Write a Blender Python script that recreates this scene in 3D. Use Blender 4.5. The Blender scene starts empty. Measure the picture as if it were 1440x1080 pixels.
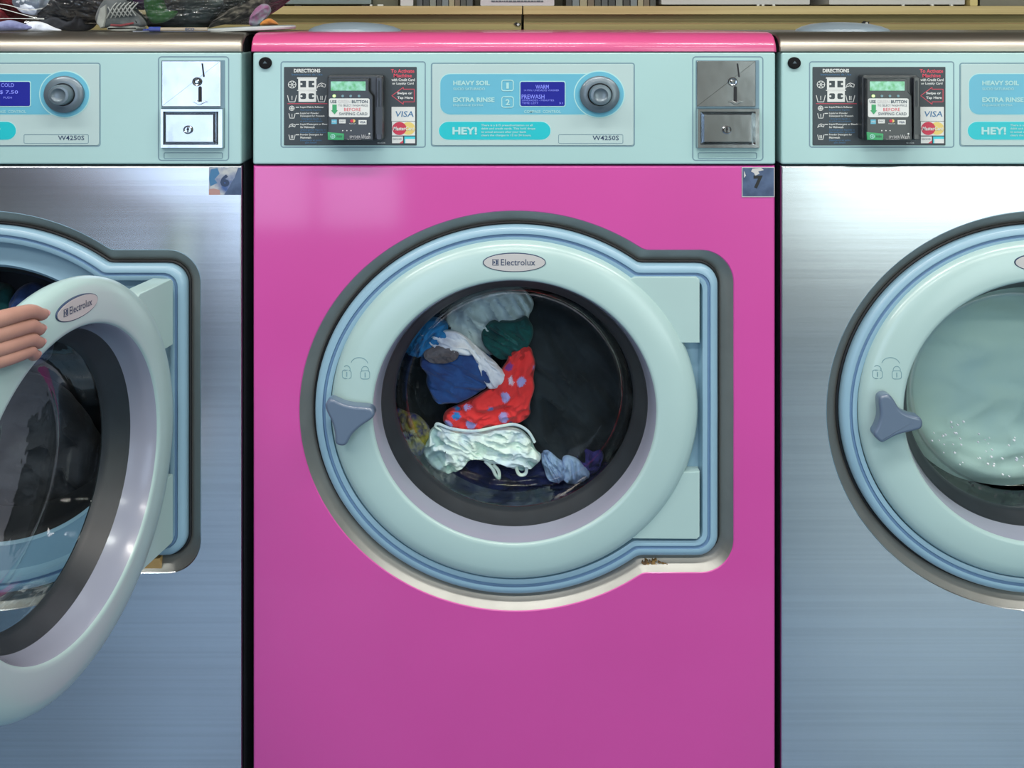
import bpy, bmesh, math, random
from mathutils import Vector, noise, Matrix
R = random.Random(7)
U = 0.00125            # metres per drawing unit on the machines' front plane
D = 1620.0             # camera distance in drawing units
FY = 1181.0            # floor line
EYE = 34.0             # eye line
C = bpy.context.scene.collection
PI = math.pi

def W(x, y, z): return Vector(((x-720)*U, -z*U, (FY-y)*U))
def I(x, y, z):
    m = (D-z)/D
    return (720+(x-720)*m, EYE+(y-EYE)*m, z)

# ---------------------------------------------------------------- materials
def lin(c):
    o = []
    for v in c:
        v /= 255.0
        o.append(v/12.92 if v <= .04045 else ((v+.055)/1.055)**2.4)
    return (*o, 1)
MATS = {}
def pm(name, rgb, rough=.5, metal=0, coat=0, spec=.5, var=0.0, vscale=8.0, bump=0.0, bscale=60.0, stretch=None, aniso=0, rgb2=None, trans=0, emis=None, es=0, sheen=0, crough=.05):
    if name in MATS: return MATS[name]
    m = bpy.data.materials.new(name); m.use_nodes = True
    nt = m.node_tree; b = nt.nodes['Principled BSDF']
    b.inputs['Base Color'].default_value = lin(rgb)
    b.inputs['Roughness'].default_value = rough
    b.inputs['Metallic'].default_value = metal
    b.inputs['Coat Weight'].default_value = coat
    b.inputs['Coat Roughness'].default_value = crough
    b.inputs['Specular IOR Level'].default_value = spec
    b.inputs['Transmission Weight'].default_value = trans
    if sheen: b.inputs['Sheen Weight'].default_value = sheen
    if emis:
        b.inputs['Emission Color'].default_value = lin(emis); b.inputs['Emission Strength'].default_value = es
    tc = nt.nodes.new('ShaderNodeTexCoord')
    mp = nt.nodes.new('ShaderNodeMapping'); nt.links.new(tc.outputs['Object'], mp.inputs[0])
    if stretch: mp.inputs['Scale'].default_value = stretch
    nz = nt.nodes.new('ShaderNodeTexNoise'); nz.inputs['Scale'].default_value = vscale
    nz.inputs['Detail'].default_value = 4
    nt.links.new(mp.outputs[0], nz.inputs['Vector'])
    mx = nt.nodes.new('ShaderNodeMix'); mx.data_type = 'RGBA'
    c = lin(rgb); c2 = lin(rgb2) if rgb2 else tuple(v*(1-var) for v in c[:3])+(1,)
    mx.inputs['A'].default_value = c; mx.inputs['B'].default_value = c2
    rp = nt.nodes.new('ShaderNodeValToRGB')
    rp.color_ramp.elements[0].position = .4; rp.color_ramp.elements[1].position = .65
    nt.links.new(nz.outputs['Fac'], rp.inputs[0]); nt.links.new(rp.outputs[0], mx.inputs['Factor'])
    nt.links.new(mx.outputs['Result'], b.inputs['Base Color'])
    if bump:
        n2 = nt.nodes.new('ShaderNodeTexNoise'); n2.inputs['Scale'].default_value = bscale
        nt.links.new(mp.outputs[0], n2.inputs['Vector'])
        bp = nt.nodes.new('ShaderNodeBump'); bp.inputs['Strength'].default_value = bump
        bp.inputs['Distance'].default_value = .002
        nt.links.new(n2.outputs['Fac'], bp.inputs['Height']); nt.links.new(bp.outputs[0], b.inputs['Normal'])
    MATS[name] = m
    return m
def glassmat(name, tint=(225,235,235), rough=.02, ior=1.5, extra=0.0, k=.6, bs=9, bump=.05):
    m = bpy.data.materials.new(name); m.use_nodes = True; nt = m.node_tree
    nt.nodes.clear()
    o = nt.nodes.new('ShaderNodeOutputMaterial'); mix = nt.nodes.new('ShaderNodeMixShader')
    t = nt.nodes.new('ShaderNodeBsdfTransparent'); t.inputs[0].default_value = lin(tint)
    g = nt.nodes.new('ShaderNodeBsdfGlossy'); g.inputs['Roughness'].default_value = rough
    f = nt.nodes.new('ShaderNodeFresnel'); f.inputs[0].default_value = ior
    nz = nt.nodes.new('ShaderNodeTexNoise'); nz.inputs['Scale'].default_value = bs
    bp = nt.nodes.new('ShaderNodeBump'); bp.inputs['Strength'].default_value = bump; bp.inputs['Distance'].default_value = .01
    nt.links.new(nz.outputs['Fac'], bp.inputs['Height']); nt.links.new(bp.outputs[0], g.inputs['Normal'])
    a = nt.nodes.new('ShaderNodeMath'); a.operation = 'MULTIPLY_ADD'; a.inputs[1].default_value = k; a.inputs[2].default_value = extra
    nt.links.new(f.outputs[0], a.inputs[0])
    nt.links.new(a.outputs[0], mix.inputs[0]); nt.links.new(t.outputs[0], mix.inputs[1]); nt.links.new(g.outputs[0], mix.inputs[2])
    nt.links.new(mix.outputs[0], o.inputs[0])
    MATS[name] = m; return m

STEEL = pm('brushed_steel', (206,212,218), .24, 1, var=.08, vscale=3, stretch=(.4,1,60), bump=.01, bscale=9)
STEELTOP = pm('steel_top', (160,156,146), .4, 1, var=.15, vscale=4, stretch=(.4,1,8), bump=.05, bscale=20)
PINK = pm('pink_enamel', (196,66,154), .42, 0, coat=1, var=.06, vscale=2, crough=.09)
PINKTOP = pm('pink_enamel_lid', (196,74,128), .35, 0, coat=.6, var=.06, vscale=2, crough=.1)
RING = pm('recess_steel', (150,152,148), .42, .75, var=.15, vscale=12)
FASCIA = pm('fascia_plastic', (156,192,192), .34, 0, coat=.25, var=.04, vscale=3, crough=.2)
PLATE = pm('fascia_plate', (166,190,190), .42, var=.03, vscale=5)
GROOVE = pm('fascia_groove', (104,134,148), .5, var=.05)
DOORW = pm('door_plastic', (164,193,192), .30, 0, coat=.35, var=.04, vscale=4, crough=.18)
FRAMEB = pm('frame_plastic', (134,170,190), .36, 0, coat=.3, var=.04, vscale=4, crough=.2)
FGRV = pm('frame_groove', (98,132,166), .5, var=.05)
RUBBER = pm('black_rubber', (16,20,25), .5, var=.3, vscale=20)
RUBGREY = pm('grey_rubber', (34,42,48), .42, var=.2, vscale=20)
DARK = pm('dark_gap', (10,14,22), .6, var=.2)
SIDE = pm('side_steel', (120,132,142), .4, .8, var=.1)
HANDLE = pm('handle_plastic', (88,106,128), .32, 0, coat=.5, var=.05, crough=.15)
BEZEL = pm('reflection_tinted_plastic', (146,152,170), .26, 0, coat=.4, var=.04, crough=.12)  # same plastic as the door, reflected room light tinted into its colour
KNOB = pm('knob_plastic', (100,116,126), .35, .3, coat=.2, var=.08, vscale=30)
CHROME = pm('polished_steel', (190,196,200), .16, 1, var=.2, vscale=14, bump=.25, bscale=25)
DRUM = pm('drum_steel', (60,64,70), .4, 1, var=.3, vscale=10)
GLASS = glassmat('door_glass', (222,232,232), .02, 1.5, .0, k=.2)
LAB = pm('label_black', (52,62,68), .5, var=.08)
WHITE = pm('print_white', (205,210,208), .5, var=.02)
SOFTW = pm('print_pale', (160,205,205), .5, var=.02)
BLUETX = pm('print_blue', (60,110,150), .5, var=.02)
REDTX = pm('print_red', (205,70,90), .5, var=.02)
TEALP = pm('print_teal', (92,168,192), .4, var=.05)
TURQ = pm('print_turquoise', (20,178,188), .4, var=.05)
NAVYTX = pm('print_navy', (44,62,92), .5, var=.05)
GREYTX = pm('print_grey', (70,86,96), .5, var=.05)
SCREEN = pm('blue_screen', (16,24,120), .3, var=.1, emis=(24,30,190), es=.2)
SCRTX = pm('screen_text', (120,130,220), .4, var=.02, emis=(110,120,230), es=.25)
READER = pm('reader_black', (34,40,44), .38, coat=.3, var=.15)
SLOT = pm('reader_slot', (16,18,24), .3, coat=.5, var=.15)
LCD = pm('green_lcd', (140,196,176), .25, var=.25, vscale=90, rgb2=(80,160,100), emis=(90,170,140), es=.08)
LED = pm('green_led', (190,240,150), .3, var=.02, emis=(190,250,150), es=.8)
GREENB = pm('green_button', (50,150,95), .35, var=.1)
CREAMY = pm('card_yellow', (210,190,110), .5, var=.05)
CARDR = pm('card_red', (185,50,75), .5, var=.05)
CYAN = pm('card_cyan', (60,190,205), .5, var=.05)
BADGE = pm('badge_silver', (186,186,186), .4, .1, var=.04)
EMBOSS = pm('embossed_mark', (112,148,158), .5, var=.05)
STICK = pm('sticker_blue', (72,92,124), .5, var=.3, vscale=40, rgb2=(52,70,100))
STICKW = pm('sticker_torn', (170,176,178), .6, var=.3, vscale=30, rgb2=(60,88,140))
STICKP = pm('sticker_tan', (168,134,130), .6, var=.2)
LIDGREY = pm('detergent_lid_grey', (126,144,156), .38, coat=.2, var=.05)
BUTTON = pm('button_black', (10,12,16), .7, spec=.2, var=.1)
RUST = pm('rust', (92,70,48), .9, var=.5, vscale=90, rgb2=(150,120,70))

# ---------------------------------------------------------------- mesh builder (drawing units)
class MB:
    def __init__(s, o=(720,FY,0)):
        s.bm = bmesh.new(); s.mats = []; s.o = o; s.wn = False
    def p(s, x, y, z): return Vector(((x-s.o[0])*U, -(z-s.o[2])*U, (s.o[1]-y)*U))
    def mi(s, m):
        if m not in s.mats: s.mats.append(m)
        return s.mats.index(m)
    def grid(s, rings, m, closed=True, cap0=False, cap1=False):
        i = s.mi(m); vs = [[s.bm.verts.new(s.p(*q)) for q in r] for r in rings]
        n = len(vs[0])
        for a, b in zip(vs, vs[1:]):
            for k in range(n if closed else n-1):
                q = [a[k], a[(k+1)%n], b[(k+1)%n], b[k]]
                f = s.bm.faces.new(q); f.material_index = i
        for c, r in ((cap0, vs[0]), (cap1, vs[-1])):
            if c:
                f = s.bm.faces.new(r); f.material_index = i
        return vs
    def lathe(s, cx, cy, prof, m, ratio=1.08, n=96, cap0=False, cap1=False):
        rings = [[(cx+r*ratio*math.cos(2*PI*k/n), cy+r*math.sin(2*PI*k/n), z) for k in range(n)] for r, z in prof]
        return s.grid(rings, m, True, cap0, cap1)
    def poly(s, pts, z0, z1, m, bev=0, seg=2):
        if bev: s.wn = True
        i = s.mi(m)
        back = [s.bm.verts.new(s.p(x, y, z0)) for x, y in pts]
        if bev:
            cx = sum(p[0] for p in pts)/len(pts); cy = sum(p[1] for p in pts)/len(pts)
            lv = []
            n = len(pts)
            A = sum(pts[k][0]*pts[(k+1)%n][1]-pts[(k+1)%n][0]*pts[k][1] for k in range(n))
            sg = 1 if A > 0 else -1
            nrm = []
            for k in range(n):
                ax, ay = pts[k][0]-pts[k-1][0], pts[k][1]-pts[k-1][1]
                bx, by = pts[(k+1)%n][0]-pts[k][0], pts[(k+1)%n][1]-pts[k][1]
                la = math.hypot(ax, ay) or 1; lb = math.hypot(bx, by) or 1
                nx, ny = -(ay/la+by/lb)*sg, (ax/la+bx/lb)*sg
                l = math.hypot(nx, ny) or 1
                d = max(.5, l/2)
                nrm.append((nx/l/d, ny/l/d))
            for q in range(seg+1):
                a = q/seg*PI/2
                lv.append([s.bm.verts.new(s.p(pts[k][0]+nrm[k][0]*bev*(1-math.cos(a)), pts[k][1]+nrm[k][1]*bev*(1-math.cos(a)), z1-bev*(1-math.sin(a)))) for k in range(n)])
        else:
            lv = [[s.bm.verts.new(s.p(x, y, z1)) for x, y in pts]]
        rr = [back]+lv
        for a, b in zip(rr, rr[1:]):
            for k in range(len(a)):
                f = s.bm.faces.new((a[k], a[(k+1)%len(a)], b[(k+1)%len(a)], b[k])); f.material_index = i
        f = s.bm.faces.new(rr[-1]); f.material_index = i
        f = s.bm.faces.new(rr[0]); f.material_index = i
    def rrect(s, x0, y0, x1, y1, z0, z1, m, r=0, bev=0, rx=1.08):
        s.poly(rr_pts(x0, y0, x1, y1, r, rx), z0, z1, m, bev)
    def frame(s, x0, y0, x1, y1, w, z0, z1, m, r=3):
        o = rr_pts(x0, y0, x1, y1, r); n = rr_pts(x0+w, y0+w, x1-w, y1-w, max(.3, r-w))
        s.grid([[(*q, z0) for q in o], [(*q, z1) for q in o], [(*q, z1) for q in n], [(*q, z0) for q in n]], m)
    def disc(s, cx, cy, r, z0, z1, m, ratio=1.08, n=28, bev=0):
        s.poly([(cx+r*ratio*math.cos(2*PI*k/n), cy+r*math.sin(2*PI*k/n)) for k in range(n)], z0, z1, m, bev)
    def annulus(s, cx, cy, r0, r1, z0, z1, m, ratio=1.08, n=40):
        s.lathe(cx, cy, [(r0, z0), (r0, z1), (r1, z1), (r1, z0)], m, ratio, n)
    def line(s, pts, w, z0, z1, m, closed=False):
        """flat printed stroke"""
        P = [Vector(p) for p in pts]; n = len(P)
        for k in range(n if closed else n-1):
            a, b = P[k], P[(k+1)%n]; d = (b-a)
            if d.length < 1e-6: continue
            d.normalize(); t = Vector((-d.y, d.x))*w/2; e = d*w*.3
            s.poly([tuple(a-e+t), tuple(b+e+t), tuple(b+e-t), tuple(a-e-t)], z0, z1, m)
    def tube(s, pts, rad, m, n=8):
        rings = []
        for k, p in enumerate(pts):
            a = Vector(pts[max(k-1, 0)]); b = Vector(pts[min(k+1, len(pts)-1)]); d = (b-a).normalized()
            u = d.cross(Vector((0, 0, 1)));
            if u.length < .1: u = d.cross(Vector((0, 1, 0)))
            u.normalize(); v = d.cross(u)
            r = rad[k] if isinstance(rad, (list, tuple)) else rad
            rings.append([tuple(Vector(p)+u*r*math.cos(2*PI*j/n)+v*r*math.sin(2*PI*j/n)) for j in range(n)])
        s.grid(rings, m, True, True, True)
    def text(s, body, x0, y0, x1, y1, z, m, bold=0.0, depth=.25, shear=0, rot=0, ctr=None):
        V, F = glyphs(body, bold)
        xs = [v[0] for v in V]; ys = [v[1] for v in V]
        ax, bx, ay, by = min(xs), max(xs), min(ys), max(ys)
        i = s.mi(m); lay = []
        for zz in (z+depth,):
            vv = []
            for x, y in V:
                X = x0+(x-ax)/(bx-ax)*(x1-x0); Y = y1-(y-ay)/(by-ay)*(y1-y0)
                X += shear*(y1-Y)
                vv.append(s.bm.verts.new(s.p(X, Y, zz)))
            lay.append(vv)
        for f in F:
            try:
                g = s.bm.faces.new([lay[0][k] for k in f]); g.material_index = i
            except ValueError: pass
    def build(s, name, parent=None, ang=35, recalc=True, smooth=True, loc=None):
        if recalc: bmesh.ops.recalc_face_normals(s.bm, faces=s.bm.faces[:])
        for f in s.bm.faces: f.smooth = smooth
        th = math.radians(ang)
        for e in s.bm.edges:
            e.smooth = not (len(e.link_faces) != 2 or e.calc_face_angle(0) > th)
        me = bpy.data.meshes.new(name); s.bm.to_mesh(me); s.bm.free()
        for m in s.mats: me.materials.append(m)
        o = bpy.data.objects.new(name, me); C.objects.link(o)
        if s.wn:
            md = o.modifiers.new('wn', 'WEIGHTED_NORMAL'); md.keep_sharp = True; md.weight = 100
        if parent is not None:
            o.parent = parent; po = getattr_o(parent)
            o.location = ((s.o[0]-po[0])*U, -(s.o[2]-po[2])*U, (po[1]-s.o[1])*U)
        else: o.location = W(*s.o)
        ORI[o.name] = s.o
        return o
ORI = {}
def getattr_o(o): return ORI[o.name]
def rr_pts(x0, y0, x1, y1, r, rx=1.08, k=6):
    if r <= 0: return [(x0, y0), (x1, y0), (x1, y1), (x0, y1)]
    P = []
    ry = min(r, (y1-y0)/2-.01); rx = min(r*rx, (x1-x0)/2-.01)
    for cx, cy, a0 in ((x1-rx, y0+ry, -90), (x1-rx, y1-ry, 0), (x0+rx, y1-ry, 90), (x0+rx, y0+ry, 180)):
        for j in range(k+1):
            a = math.radians(a0+90*j/k); P.append((cx+rx*math.cos(a), cy+ry*math.sin(a)))
    return P
_g = {}
def glyphs(body, bold):
    if (body, bold) in _g: return _g[(body, bold)]
    cu = bpy.data.curves.new('t', 'FONT'); cu.body = body; cu.size = 1; cu.resolution_u = 2
    cu.offset = bold; cu.fill_mode = 'FRONT'; cu.align_x = 'CENTER'; cu.space_line = .95
    ob = bpy.data.objects.new('t', cu); C.objects.link(ob)
    dg = bpy.context.evaluated_depsgraph_get(); dg.update()
    me = ob.evaluated_get(dg).to_mesh()
    V = [(v.co.x, v.co.y) for v in me.vertices]; F = [tuple(p.vertices) for p in me.polygons]
    bpy.data.objects.remove(ob); bpy.data.curves.remove(cu)
    _g[(body, bold)] = (V, F); return V, F
def tag(o, label=None, cat=None, group=None, kind=None):
    if label: o['label'] = label
    if cat: o['category'] = cat
    if group: o['group'] = group
    if kind: o['kind'] = kind
    return o
def empty(name, o, parent=None):
    e = bpy.data.objects.new(name, None); C.objects.link(e); e.empty_display_size = .05
    ORI[e.name] = o
    if parent is None: e.location = W(*o)
    return e

# ---------------------------------------------------------------- keyhole outline of the door recess
CX, CY = 725.0, 578.0
def ray_r(th, t, re=None):
    c, s = math.cos(th), math.sin(th)
    rh, rv = (304-t*1.0, 281-t)
    e = 1/math.sqrt((c/rh)**2+(s/rv)**2)
    x1 = 1031.5-t-CX; y0 = 352+t-CY; y1 = 805-t-CY; cr = max(46-t*.8, 7)
    q = 0
    if c > 0:
        # rounded rectangle reaching right
        cand = x1/c
        yy = cand*s
        if yy < y0: cand = y0/s
        elif yy > y1: cand = y1/s
        # corners
        for cyc in (y0+cr, y1-cr):
            ccx = x1-cr
            px, py = c*cand, s*cand
            if px > ccx and ((cyc == y0+cr and py < cyc) or (cyc == y1-cr and py > cyc)):
                b = c*ccx+s*cyc; dd = b*b-(ccx*ccx+cyc*cyc-cr*cr)
                if dd > 0: cand = b+math.sqrt(dd)
        q = cand
    if q > 0:
        k = 220
        m = max(e, q)
        return m*((e/m)**k+(q/m)**k)**(1/k)
    return e
def angset():
    A = [2*PI*k/200 for k in range(200)]
    for a in range(-52, 53): A.append((math.radians(a*1.0)) % (2*PI))
    for x, y in ((356, 233), (1090, 233), (1090, 1166), (356, 1166)):
        A.append(math.atan2(y-CY, x-CX) % (2*PI))
    A = sorted(A); o = [A[0]]
    for a in A[1:]:
        if a-o[-1] > 1e-4: o.append(a)
    return o
ANG = angset()
def ring(t, z): return [(CX+ray_r(a, t)*math.cos(a), CY+ray_r(a, t)*math.sin(a), z) for a in ANG]
def ring_e(cx, cy, rv, z, ratio=1.08):
    # ellipse sampled along the same rays (rays from CX,CY)
    o = []
    for a in ANG:
        c, s = math.cos(a), math.sin(a); rh = rv*ratio
        dx, dy = CX-cx, CY-cy
        A = (c/rh)**2+(s/rv)**2; B = 2*(dx*c/rh**2+dy*s/rv**2); K = (dx/rh)**2+(dy/rv)**2-1
        t = (-B+math.sqrt(B*B-4*A*K))/(2*A); o.append((CX+t*c, CY+t*s, z))
    return o
def ring_r(x0, y0, x1, y1, z):
    o = []
    for a in ANG:
        c, s = math.cos(a), math.sin(a); t = 1e9
        if c > 1e-9: t = min(t, (x1-CX)/c)
        if c < -1e-9: t = min(t, (x0-CX)/c)
        if s > 1e-9: t = min(t, (y1-CY)/s)
        if s < -1e-9: t = min(t, (y0-CY)/s)
        o.append((CX+t*c, CY+t*s, z))
    return o

HUB = (723.5, 576.0)
def snow(mb, x, y, r, z, m):
    mb.annulus(x, y, r, r-.9, z-.1, z+.2, m, n=14)
    for k in range(3):
        a = k*PI/3; c, s = math.cos(a)*r*.8, math.sin(a)*r*.8
        mb.line([(x-c, y-s), (x+c, y+s)], .8, z-.1, z+.2, m)
def basin(mb, x, y, w, h, n, z, m):
    mb.line([(x-w, y-h), (x-w*.65, y+h), (x+w*.65, y+h), (x+w, y-h)], .9, z-.1, z+.2, m)
    for k in range(n): mb.line([(x+(k-(n-1)/2)*2.2, y-h*.8), (x+(k-(n-1)/2)*2.2, y+h*.4)], .9, z-.1, z+.2, m)
def pour(mb, x, y, s_, z, m):
    mb.line([(x-6*s_, y+4*s_), (x-4*s_, y-1*s_), (x, y-3*s_), (x+6*s_, y-1*s_), (x+5*s_, y+3*s_), (x-1*s_, y+1*s_), (x-4*s_, y+2*s_)], .9, z-.1, z+.2, m)
    mb.line([(x-1*s_, y-2*s_), (x+2*s_, y+1*s_)], .8, z-.1, z+.2, m)

def washing_machine(shift, steel, theta, number, screen, label, handle_kind, lit):
    body_m = STEEL if steel else PINK
    top_m = STEELTOP if steel else PINKTOP
    O = (723.5, FY, 0)
    root = empty('washing_machine', O)
    steel_ = steel
    root.location = W(723.5+shift, FY, 0)
    tag(root, label, 'washing machine', 'washing machines in a row')
    N = lambda o=O: MB(o)
    # cabinet: an open box behind the panels
    b = N(); m = SIDE
    x0, x1, y0, y1 = 357.5, 1088.5, 76, 1172
    R0 = [[(x0, y0, z), (x1, y0, z), (x1, y1, z), (x0, y1, z)] for z in (-14, -690)]
    b.grid(R0, m, True, False, True)
    b.rrect(370, 1160, 1076, FY, -640, -14, DARK)
    b.build('cabinet', root)
    # front panel with the keyhole opening
    b = N()
    b.grid([ring(0, -1.2), ring(-1.2, 0), ring_r(358.5, 235.5, 1087.5, 1163.5, 0), ring_r(357, 234, 1089, 1165, -.8), ring_r(356, 233, 1090, 1166, -3), ring_r(356, 233, 1090, 1166, -14)], body_m)
    fp = b.build('front_panel', root, ang=8)
    b = N(); b.grid([ring(0, -1.2), ring(2, -3.5), ring(15, -18), ring(19.5, -20), ring(20, -32)], RING)
    rc = b.build('recess_trim', root, ang=50)
    if number == '7':
        b = MB(O)
        for k in range(26):
            x = 901+R.random()*38; y = 797+R.gauss(0, 2.2); 
            zz = -10
            b.poly([(x+R.uniform(-2, 2), y-R.uniform(.5, 3)), (x+R.uniform(1, 3), y), (x, y+R.uniform(.5, 2)), (x-R.uniform(1, 3), y)], -16, -8.5-R.random(), RUST)
        b.build('rust_patch', rc)
    b = N(); b.grid([ring(16.5, -19.5), ring(17, -16.5), ring(19, -15.5), ring(22, -16.5), ring(23, -30)], RUBBER); b.build('seal', rc)
    # fixed plastic frame around the door with its hinge well and drum mouth
    b = N()
    b.grid([ring(20.5, -30), ring(20.5, -12), ring(21.5, -6), ring(24, -3), ring(29, -1.2), ring(32, -1.5)], FRAMEB)
    b.grid([ring(32, -1.5), ring(33, -4.0), ring(35.5, -4.0), ring(36.5, -1.8)], FGRV)
    b.grid([ring(36.5, -1.8), ring(40, -1.8), ring(43, -3)], FRAMEB)
    b.grid([ring(43, -3), ring(44.5, -14), ring(47, -19), ring_e(*HUB, 206, -20), ring_e(*HUB, 201, -19), ring_e(*HUB, 197, -23), ring_e(*HUB, 195, -60)], FRAMEB)
    df = b.build('door_frame', root, ang=40)
    b = N(); b.lathe(*HUB, [(199, -22), (194, -26), (186, -40), (188, -70), (176, -95), (186, -120), (222, -132)], RUBBER); b.build('bellows', root)
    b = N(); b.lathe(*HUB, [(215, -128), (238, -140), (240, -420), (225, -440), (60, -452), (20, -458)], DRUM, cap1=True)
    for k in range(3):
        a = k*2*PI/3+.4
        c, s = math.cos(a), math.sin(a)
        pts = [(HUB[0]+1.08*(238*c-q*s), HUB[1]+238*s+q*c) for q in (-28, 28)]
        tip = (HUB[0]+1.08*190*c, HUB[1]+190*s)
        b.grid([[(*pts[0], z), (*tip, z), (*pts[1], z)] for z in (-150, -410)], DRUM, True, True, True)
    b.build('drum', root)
    # ---------------- fascia
    b = N()
    for (ya, yb) in ((73.5, 231),):
        P = rr_pts(356, ya, 1090, yb, 3)
        b.poly(P, -60, 2.5, FASCIA, bev=3.0, seg=3)
    cp = b.build('control_panel', root, ang=40)
    b = N()
    b.frame(606, 88, 892.5, 206, 1.6, 2.0, 2.7, GROOVE, 4)
    b.frame(395, 86, 599, 207.5, 1.6, 2.0, 2.7, GROOVE, 4)
    b.frame(973, 79, 1073, 226, 1.6, 2.0, 2.7, GROOVE, 5)
    b.line([(880, 197), (880, 197.6)], .4, 2, 3, GROOVE)
    b.frame(785, 188.5, 876, 201.5, .7, 3.5, 3.9, GROOVE, 2)
    b.frame(981, 214, 1064, 223, 1.0, 2.0, 3.0, GROOVE, 2)
    b.build('panel_groove', cp)
    b = N(); b.disc(374, 88.5, 8.4, 2, 6.5, BUTTON, bev=1.5); b.disc(374, 88.5, 6.2, 2, 7.0, BUTTON); b.poly([(371, 89), (374, 85.5), (377, 89)], 6.9, 7.2, GREYTX)
    b.build('push_button', cp)
    # display plate
    b = N(); b.rrect(608, 90, 890.5, 204, 2, 3.6, PLATE, 3, .6)
    dp = b.build('display_plate', root)
    b = N()
    zb = 3.7
    def pill(x0, y0, x1, y1, r, g, m, mb=b):
        mb.rrect(x0-g, y0-g, x1+g, y1+g, 3, zb, SOFTW, r+g); mb.rrect(x0, y0, x1, y1, 3, zb+.25, m, r)
    pill(619.5, 104, 842, 160.5, 13, 1, TEALP)
    b.disc(842.5, 132.3, 33.2, 3, zb+.35, SOFTW, n=56); b.disc(842.5, 132.3, 31.8, 3, zb+.6, TEALP, n=56)
    pill(617.5, 171, 774, 196, 12.4, 1, TURQ)
    b.rrect(730.5, 113.6, 795.2, 150, 3, zb+.7, SOFTW, 3)
    for y, t in ((112, '1'), (135.2, '2')):
        b.frame(705, y, 722.5, y+16, 1.3, zb, zb+.8, SOFTW, 3.5)
        b.text(t, 711 if t == '2' else 712, y+4, 717 if t == '2' else 715.6, y+12.4, zb+.6, SOFTW, .03)
    b.build('control_decal', dp)
    b = N(); zt = zb+.45
    b.text('HEAVY SOIL', 637.5, 113.2, 689, 119.8, zt, SOFTW, .035)
    b.text('SUCIO SATURADO', 637.5, 123, 682, 126.4, zt, SOFTW, .01)
    b.text('EXTRA RINSE', 637.5, 136.6, 695.5, 143.2, zt, SOFTW, .035)
    b.text('ENJUAGUE EXTRA', 637.5, 146.4, 680, 149.8, zt, SOFTW, .01)
    b.text('COMPASS  CONTROL', 737, 154.6, 788.5, 158.6, zt, SOFTW, .01)
    b.text('HEY!', 636.5, 178, 671, 189, zt, SOFTW, .04)
    for k, t in enumerate(('There is a $15 preauthorization on all', 'debit and credit cards. This hold drops', 'to actual amount after your bank', 'clears the charges in 12 to 24 hours.')):
        b.text(t, 676.7, 174.2+k*4.7, (749, 752.7, 740, 747)[k], 178+k*4.7, zt, SOFTW, .02)
    b.text('W4250S', 833, 190.2, 870, 196.8, 3.6, NAVYTX, .01)
    b.build('lettering', dp)
    b = N(); b.rrect(731.8, 114.8, 794, 148.8, 3, zb+.9, SCREEN, 2.2); sc = b.build('display_screen', dp)
    b = N(); zs = zb+.95
    if screen == 'warm':
        b.text('WARM', 753, 119, 771.6, 124.6, zs, SCRTX, .01)
        b.text('14 MIN. UNIDADES WASHER', 737, 125.4, 786, 128, zs, SCRTX)
        b.text('PREWASH', 733.5, 132.6, 765.5, 138.6, zs, SCRTX, .01)
        b.text('UNIDADES - MINUTES', 734, 139.5, 779, 142, zs, SCRTX)
        b.text('TIME LEFT', 734, 143.4, 757, 146, zs, SCRTX); b.text('31', 786, 143.4, 791, 146, zs, SCRTX)
    else:
        b.text('COLD', 753.5, 116.8, 772, 122, zs, SCRTX, .01)
        b.text('$ 7.50', 751.5, 126.8, 777.5, 132.2, zs, SCRTX, .01)
        b.text('PUSH', 757, 135.5, 769, 138.4, zs, SCRTX)
    b.build('screen_text', dp)
    b = N(); kx, ky = 842.7, 132.3
    b.lathe(kx, ky, [(26, 3), (25.8, 9), (24, 11), (18, 12.5), (16, 12.5)], KNOB, n=48)
    b.lathe(kx, ky, [(16, 12.5), (15.6, 6), (14.4, 6)], SLOT, n=48)
    pr = [(14.4, 6), (14.2, 24), (12.6, 27), (9.5, 27.6), (8.2, 26), (6, 25), (2, 24.5)]
    b.lathe(kx, ky, pr, KNOB, n=48, cap1=True)
    b.build('knob', cp)
    # ---------------- directions sign
    b = N(); b.rrect(400, 94, 586.3, 204, 2, 3.4, LAB, 1); ds = b.build('directions_sign', root)
    b = N(); z = 3.4
    b.text('DIRECTIONS', 414, 96.6, 451, 101.8, z, WHITE, .035)
    b.text('Instrucciones de Uso', 411, 103, 454, 106, z, BLUETX)
    for (xa, ya, xb, yb) in ((420, 110.5, 445.5, 126), (420.5, 127.8, 445, 143)):
        b.rrect(xa, ya, xb, yb, z-.2, z+.2, WHITE, 0)
    b.rrect(418.5, 108.6, 446.5, 110.4, z-.2, z+.3, WHITE); b.rrect(418.5, 126.2, 446.5, 127.6, z-.2, z+.3, WHITE)
    for (xa, ya, xb, yb) in ((423, 113.5, 431, 122.5), (434.5, 113.5, 442.5, 122.5), (423, 131, 431, 139), (434.5, 131, 442.5, 139)):
        b.rrect(xa, ya, xb, yb, z-.2, z+.35, LAB, 2 if ya > 125 else 0)
    for (xa, ya) in ((424.5, 118), (441, 118), (424.5, 135), (441, 135)): b.disc(xa, ya, 1.5, z, z+.5, WHITE, n=10)
    snow(b, 411.5, 118.7, 5.4, z, WHITE); pour(b, 452.5, 119.5, 1.0, z, WHITE)
    basin(b, 411.3, 138.5, 6.3, 4.5, 1, z, WHITE); basin(b, 452.7, 138.5, 6.3, 4.5, 2, z, WHITE)
    b.line([(405, 145.6), (461.5, 145.6)], .7, z, z+.2, REDTX)
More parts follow.
